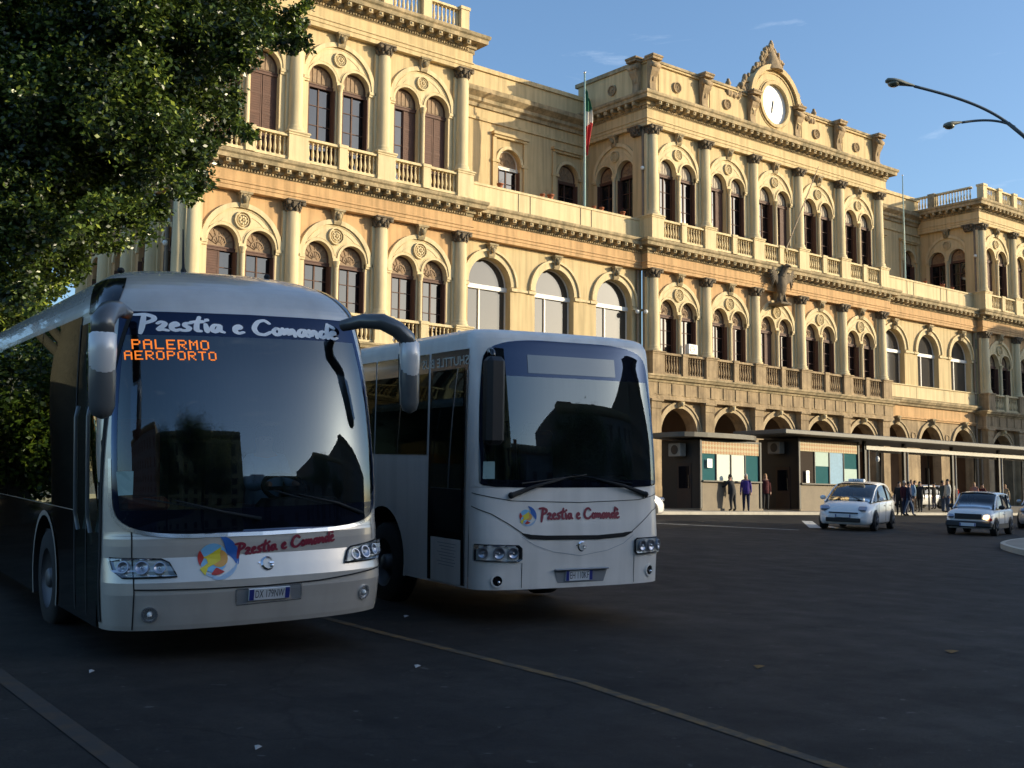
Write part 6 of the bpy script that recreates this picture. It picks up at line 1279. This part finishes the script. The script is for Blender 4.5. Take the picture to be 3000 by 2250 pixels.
HATCH = dict(body=[(1.70, .30, .50, .56, .62), (1.66, .24, .66, .72, .70), (1.55, .22, .74, .82, .735), (1.2, .22, .78, .87, .745), (.75, .22, .82, .90, .75), (0, .22, .84, .92, .75), (-1.2, .22, .86, .94, .75), (-1.6, .25, .86, .94, .73), (-1.70, .32, .80, .88, .68)],
 glass=[(.98, .86, .88, .68, .64), (.70, .88, 1.15, .70, .62), (.42, .89, 1.40, .71, .60), (0, .9, 1.435, .71, .60), (-.8, .9, 1.435, .71, .60), (-1.38, .91, 1.41, .70, .59), (-1.60, .91, 1.1, .68, .60), (-1.66, .92, .96, .66, .62)], pillars=[-.12, -.9], axles=[1.08, -1.08], wheel=.28, mirror=(.62, .72, .95), doors=[.66, -.22], handles=[-.08], belt=.84, mirrorm='black')
def front_bits(c, nose, w, zl, m, grille, plate_z, on=(), lampw=.24, lamph=.16, chev=False):
    for sg in (-1, 1):
        h = part('headlight', MB().box(-.03, .06, -lampw/2, lampw/2, -lamph/2, lamph/2, bevel=.04), 'headon' if sg in on else 'lampbowl', c, (nose-.11, sg*(w-.17), zl-.02)); h.rotation_euler = (0, rad(-30), sg*rad(-24))
    for (z0, z1, y1, dx) in grille: part('grille', MB().box(nose-.06, nose+dx, -y1, y1, z0, z1, bevel=.02), 'black', c)
    p = part('number_plate', MB().box(nose+.0, nose+.03, -.26, .26, plate_z-.055, plate_z+.055, bevel=.005), 'platewhite', c); b = MB().box(nose+.03, nose+.034, -.255, -.22, plate_z-.05, plate_z+.05).box(nose+.03, nose+.034, .22, .255, plate_z-.05, plate_z+.05); part('blue_band', b, 'blue', p)
def aim(c, x, y, hx, hy):
    psi = math.atan2(-hx, -hy)      # rear direction is +y of the slope frame: forward (local x) must become (hx, hy)
    n = Vector((0, -GS, 1)).normalized(); f = Vector((hx, hy, GS*hy)).normalized(); l = n.cross(f); m = Matrix((f, l, n)).transposed().to_4x4(); m.translation = Vector((x, y, gz(y))); c.matrix_world = m
tx = car('taxi', 'white people carrier taxi with a roof sign crossing in front of the kiosks', 'taxi', 0, 0, 0, MPV, 'carwhite'); front_bits(tx, 2.235, .80, .76, 'carwhite', [(.29, .43, .58, .03), (.58, .62, .50, .0)], .50, lampw=.34, lamph=.20)
for sg in (-1, 1): part('fog_grille', MB().box(2.05, 2.12, sg*.64-.1, sg*.64+.1, .33, .41, bevel=.02), 'black', tx)
for sg in (-1, 1): part('wiper', MB().tube([(1.50, sg*.5, 1.0), (1.30, sg*.1, 1.14)], .012, 5), 'rubber', tx)
sg_ = part('roof_sign', MB().box(.15, .35, -.28, .28, 1.64, 1.76, bevel=.03), 'letterwhite', tx); vs, fs = text_tris('TAXI', .11); t_ = MB().add([(.352, x_, 1.70+y_) for x_, y_ in vs], fs); part('lettering', t_, 'ink', sg_)
aim(tx, 36.55, 25.05, -.93, -.37)
pn = car('hatchback', 'old boxy white hatchback with its left headlight on, at the right', 'car', 0, 0, 0, HATCH, 'carwhite'); front_bits(pn, 1.79, .74, .64, 'carwhite', [(.54, .72, .44, -.04)], .36, on=(1,), lampw=.22, lamph=.16)
part('bumper', MB().box(1.50, 1.78, -.74, .74, .27, .48, bevel=.05), 'grey_plastic', pn); part('bumper', MB().box(-1.76, -1.5, -.72, .72, .27, .46, bevel=.05), 'grey_plastic', pn); part('side_strip', MB().box(-1.5, 1.5, -.765, -.74, .24, .40).box(-1.5, 1.5, .74, .765, .24, .40), 'grey_plastic', pn); part('indicator', MB().box(1.60, 1.74, .66, .75, .50, .60, bevel=.02), 'redlamp', pn)
aim(pn, 38.95, 21.75, -.96, -.28)
sv = car('estate_car', 'silver car cut off by the right edge behind the boxy white hatchback', 'car', 0, 0, 0, MPV, 'carsilver'); front_bits(sv, 2.235, .80, .76, 'carsilver', [(.30, .42, .52, .03), (.62, .70, .40, .035)], .50, lampw=.3); aim(sv, 48.2, 23.9, -.95, -.31)
pk = car('parked_car', 'bright white hatchback parked by the arcade behind the group of pedestrians', 'car', 0, 0, 0, HATCH, 'carwhite')
for s_ in (-1, 1): part('tail_lamp', MB().box(-1.74, -1.55, s_*.62-.1, s_*.62+.12, .58, .86, bevel=.03), 'redlamp', pk)
aim(pk, 66.8, 41.3, -.985, .17); pk.matrix_world = Matrix.Translation((0, 0, .13)) @ pk.matrix_world
wc_ = car('parked_car', 'white car whose nose shows just past the right side of the white bus', 'car', 0, 0, 0, MPV, 'carwhite'); front_bits(wc_, 2.235, .80, .76, 'carwhite', [(.30, .42, .52, .03)], .50); aim(wc_, 31.15, 32.3, .99, -.12)
# ------------------------------------------------------------------ people
M['skin'] = mat('skin', (.42, .24, .16), .6); M['hairdark'] = mat('dark_hair', (.018, .013, .010), .6); M['hairgrey'] = mat('grey_hair', (.42, .38, .34), .7); M['hairblond'] = mat('fair_hair', (.36, .22, .11), .6)
CLOTH = {}
def cloth(n, c): M.setdefault(n, mat(n, c, .9, var=.2, vscale=12)); return n
def person(x, y, face, label, top, legs, hair='hairdark', h=1.72, pose='stand', longhair=False, z=None, arm=None, shoes='tyre', skirt=False, group=None, bag=None):
    """one continuous skinned body; face = heading angle the person looks towards"""
    s = h/1.72; V = []; E = []; Rr = []
    def v(p, r, par=None):
        V.append((p[0]*s, p[1]*s, p[2]*s)); Rr.append(r*s)
        if par is not None: E.append((par, len(V)-1))
        return len(V)-1
    rr = random.Random(label); st = rr.uniform(-.05, .05)
    zh = .92; sit = pose == 'sit'
    pel = v((0, 0, zh), (.125)); 
    lean = {'lean': .16, 'walk': .03}.get(pose, 0.)
    ch = v((lean*.4, 0, zh+.20), .118, pel); bs = v((lean*.8, 0, zh+.42), .135, ch); nk = v((lean, 0, zh+.56), .055, bs); hd = v((lean+.015, 0, zh+.66), .085, nk); tp = v((lean+.01, 0, zh+.74), .078, hd)
    for sg in (-1, 1):
        hip = v((0, sg*.09, zh-.07), .095, pel); fwd = {'walk': sg*.22, 'stand': st*sg}.get(pose, sg*.05)
        if sit: kn = v((.42, sg*.12, zh-.02), .062, hip); an = v((.45, sg*.12, zh-.42), .045, kn); toe = v((.58, sg*.12, zh-.46), .035, an)
        else: kn = v((fwd*.7+.02, sg*.10, .49), .062, hip); an = v((fwd-.02, sg*.105, .09), .042, kn); toe = v((fwd+.13, sg*.12, .035), .034, an)
        sh_ = v((lean*.85, sg*.165, zh+.48), .062, bs)
        if arm == 'out' and sg > 0 or sit: el = v((lean+.18, sg*.22, zh+.22), .042, sh_); wr = v((lean+.42, sg*.16, zh+.24), .030, el); hn = v((lean+.50, sg*.15, zh+.25), .036, wr); fi = v((lean+.57, sg*.14, zh+.245), .018, hn); th = v((lean+.51, sg*.10, zh+.27), .014, hn)
        else:
            b_ = .06*sg*(1 if pose == 'walk' else .3); el = v((lean*.6-b_, sg*.225, zh+.20), .042, sh_); wr = v((lean*.5+.05-b_*2, sg*.235, zh-.04), .030, el); hn = v((.07-b_*2, sg*.235, zh-.12), .036, wr); fi = v((.09-b_*2, sg*.23, zh-.20), .017, hn); th = v((.12-b_*2, sg*.21, zh-.13), .013, hn)
    me = bpy.data.meshes.new('body'); me.from_pydata(V, E, []); o = bpy.data.objects.new('tmp', me); COL.objects.link(o); md = o.modifiers.new('skin', 'SKIN'); md.use_smooth_shade = True
    for i, r in enumerate(Rr): me.skin_vertices[0].data[i].radius = (r*(1.3 if i in (ch, bs, pel) else 1.18), r*(1.45 if i in (bs, pel, ch) else 1.22)); 
    me.skin_vertices[0].data[0].use_root = True; o.modifiers.new('sub', 'SUBSURF').levels = 1; o.modifiers['sub'].render_levels = 1
    dg = bpy.context.evaluated_depsgraph_get(); m2 = bpy.data.meshes.new_from_object(o.evaluated_get(dg)); bpy.data.objects.remove(o)
    for k_ in (M['skin'], M[top], M[legs], M[shoes]): m2.materials.append(k_)
    zc = (zh+.505)*s
    for p in m2.polygons:
        c = p.center; r_ = math.hypot(c.x-lean*s, c.y)
        if c.z > zc and r_ < .12*s: p.material_index = 0
        elif c.z < .10*s and not sit: p.material_index = 3
        elif abs(c.y) > .19*s and (c.z < (zh-.05)*s or (arm == 'out' and c.x > (lean+.44)*s)): p.material_index = 0
        elif sit and c.x > .47*s and c.z > zh*s: p.material_index = 0
        elif c.z > (zh-.02)*s or (abs(c.y) > .19*s and c.z > (zh-.05)*s): p.material_index = 1
        else: p.material_index = 2
        p.use_smooth = True
    b = bpy.data.objects.new('person', m2); COL.objects.link(b)
    hz = zh+.70; hb = MB(); hb.ball(((lean-.018)*s, 0, (hz+.035)*s), .098*s, 10, sx=.98, sy=.86, sz=1.0)
    if longhair: hb.ball(((lean-.06)*s, 0, (hz-.10)*s), .10*s, 10, sx=.65, sy=.95, sz=1.6)
    part('hair', hb, hair, b)
    fc = MB(); fx = (lean+.095)*s; fc.ball((fx, 0, (hz-.035)*s), .014*s, 6, sz=1.6); fc.ball((fx-.012, .032*s, (hz-.01)*s), .008*s, 5, mi=1); fc.ball((fx-.012, -.032*s, (hz-.01)*s), .008*s, 5, mi=1); fc.ball((fx-.01, 0, (hz-.075)*s), .016*s, 5, sy=1.4, sz=.35, mi=1)
    for sg in (-1, 1): fc.ball(((lean+.005)*s, sg*.083*s, (hz-.02)*s), .02*s, 6, sy=.5, sz=1.5)
    part('face', fc, ['skin', 'kbrown'], b)
    if skirt: part('skirt', MB().lathe([(.15*s, .94*s), (.20*s, .80*s), (.24*s, .42*s), (.22*s, .42*s), (.14*s, .90*s)], (0, 0, 0), 14, sx=.85), legs, b)
    if pose in ('stand', 'lean', 'walk'): cj = MB().lathe([(.06*s, (zh+.53)*s), (.17*s, (zh+.47)*s), (.185*s, (zh+.38)*s), (.165*s, (zh+.14)*s), (.180*s, (zh-.12)*s), (.165*s, (zh-.13)*s), (.150*s, zh*s)], (lean*.7*s, 0, 0), 14, sx=.72, sy=1.06, cap=False); part('jacket_hem', cj, top, b)
    if bag: part('bag', MB().box(-.16, .12, -.36, -.26, .62, .92, bevel=.04).tube([(-.02, -.31, .90), (-.0, -.2, 1.25), (.02, -.1, 1.42)], .012, 5), bag, b)
    b.location = (x, y, (sz(y) if y > KY else gz(y))-.0 if z is None else z); b.rotation_euler = (0, 0, face); tag(b, label, 'person', group); return b
cloth('purple_jumper', (.055, .03, .22)); cloth('navy', (.02, .025, .06)); cloth('charcoal', (.03, .03, .032)); cloth('maroon', (.09, .015, .02)); cloth('white_shirt', (.70, .68, .62)); cloth('pale_blue', (.30, .42, .55)); cloth('beige', (.42, .33, .22)); cloth('greyteal', (.08, .11, .12)); cloth('jeans', (.07, .10, .17)); cloth('lime', (.30, .38, .10)); cloth('tan_leg', (.36, .27, .18)); cloth('red_top', (.40, .03, .03)); cloth('pinkish', (.45, .22, .18))
GR = 'pedestrians under the canopy'
person(43.2, 35.55, rad(215), 'person in a purple jumper and dark trousers with fair grey hair before the left kiosk', 'purple_jumper', 'navy', 'hairgrey', 1.70)
person(42.35, 35.6, rad(100), 'person in a black coat leaning at the counter of the left kiosk', 'charcoal', 'charcoal', 'hairdark', 1.66, 'lean', arm='out')
person(46.3, 36.9, rad(230), 'person with long fair hair in a maroon top between the kiosks', 'maroon', 'charcoal', 'hairblond', 1.74, longhair=True)
PP = [(2634, 34.6, 'person in a dark coat with dark hair just behind the taxi', 'charcoal', 'charcoal', 'hairdark', 1.7, 'stand', 200), (2650, 34.2, 'person with pale hair in a maroon coat behind the taxi', 'maroon', 'navy', 'hairgrey', 1.76, 'stand', 250),
 (2661, 34.0, 'person in a navy jacket and jeans nearest the kerb behind the taxi', 'navy', 'jeans', 'hairdark', 1.72, 'walk', 300), (2670, 35.0, 'person in a pale blue top with fair hair in the group behind the taxi', 'pale_blue', 'charcoal', 'hairblond', 1.7, 'stand', 180),
 (2680, 36.4, 'person in a lime top between the dark group and the parked car', 'lime', 'tan_leg', 'hairdark', 1.66, 'stand', 160), (2695, 35.3, 'person all in black with dark hair in front of the parked white car', 'charcoal', 'charcoal', 'hairdark', 1.62, 'walk', 200),
 (2762, 35.4, 'person in a grey-teal jacket and jeans under the canopy', 'greyteal', 'jeans', 'hairdark', 1.72, 'stand', 330), (2776, 35.0, 'person in a white shirt and jeans standing under the canopy', 'white_shirt', 'jeans', 'hairdark', 1.8, 'stand', 150),
 (2787, 36.2, 'person in a white top and beige trousers right of the white shirt and jeans', 'white_shirt', 'tan_leg', 'hairblond', 1.76, 'walk', 250), (2800, 37.5, 'person in a red top just left of the boxy white hatchback', 'red_top', 'navy', 'hairdark', 1.5, 'stand', 250),
 (2736, 39.5, 'person in dark clothes beside the red tail lamp of the parked white car', 'charcoal', 'navy', 'hairdark', 1.6, 'stand', 100),
 (2854, 36.0, 'person in a pinkish top seen above the roof of the boxy white hatchback', 'pinkish', 'navy', 'hairblond', 1.68, 'stand', 200), (2878, 36.4, 'person in maroon with dark hair seen above the roof of the boxy white hatchback', 'maroon', 'navy', 'hairdark', 1.62, 'stand', 180),
 (2945, 37.0, 'person in beige seen between the boxy white hatchback and the silver car', 'beige', 'charcoal', 'hairblond', 1.62, 'walk', 190)]
for (px, yy, lb, t_, l_, hr, hh, ps, fa) in PP:
    u = (px-1500)/3486.87; d = rt2*u+up2*((1125-1440)/3486.87)+fw; xx = d.x/d.y*yy; person(xx, yy, rad(fa), lb, t_, l_, hr, hh, ps, group=GR)
# driver of the coach, seen faintly through the windscreen
dv = person(0, 0, 0, 'person in a pale blue shirt sitting at the wheel of the silver coach', 'pale_blue', 'navy', 'hairdark', 1.72, 'sit'); bpy.context.view_layer.update()
dv.matrix_world = coach.matrix_world @ Matrix.Translation((.55, 1.58, .28)) @ Matrix.Rotation(rad(-90), 4, 'Z')
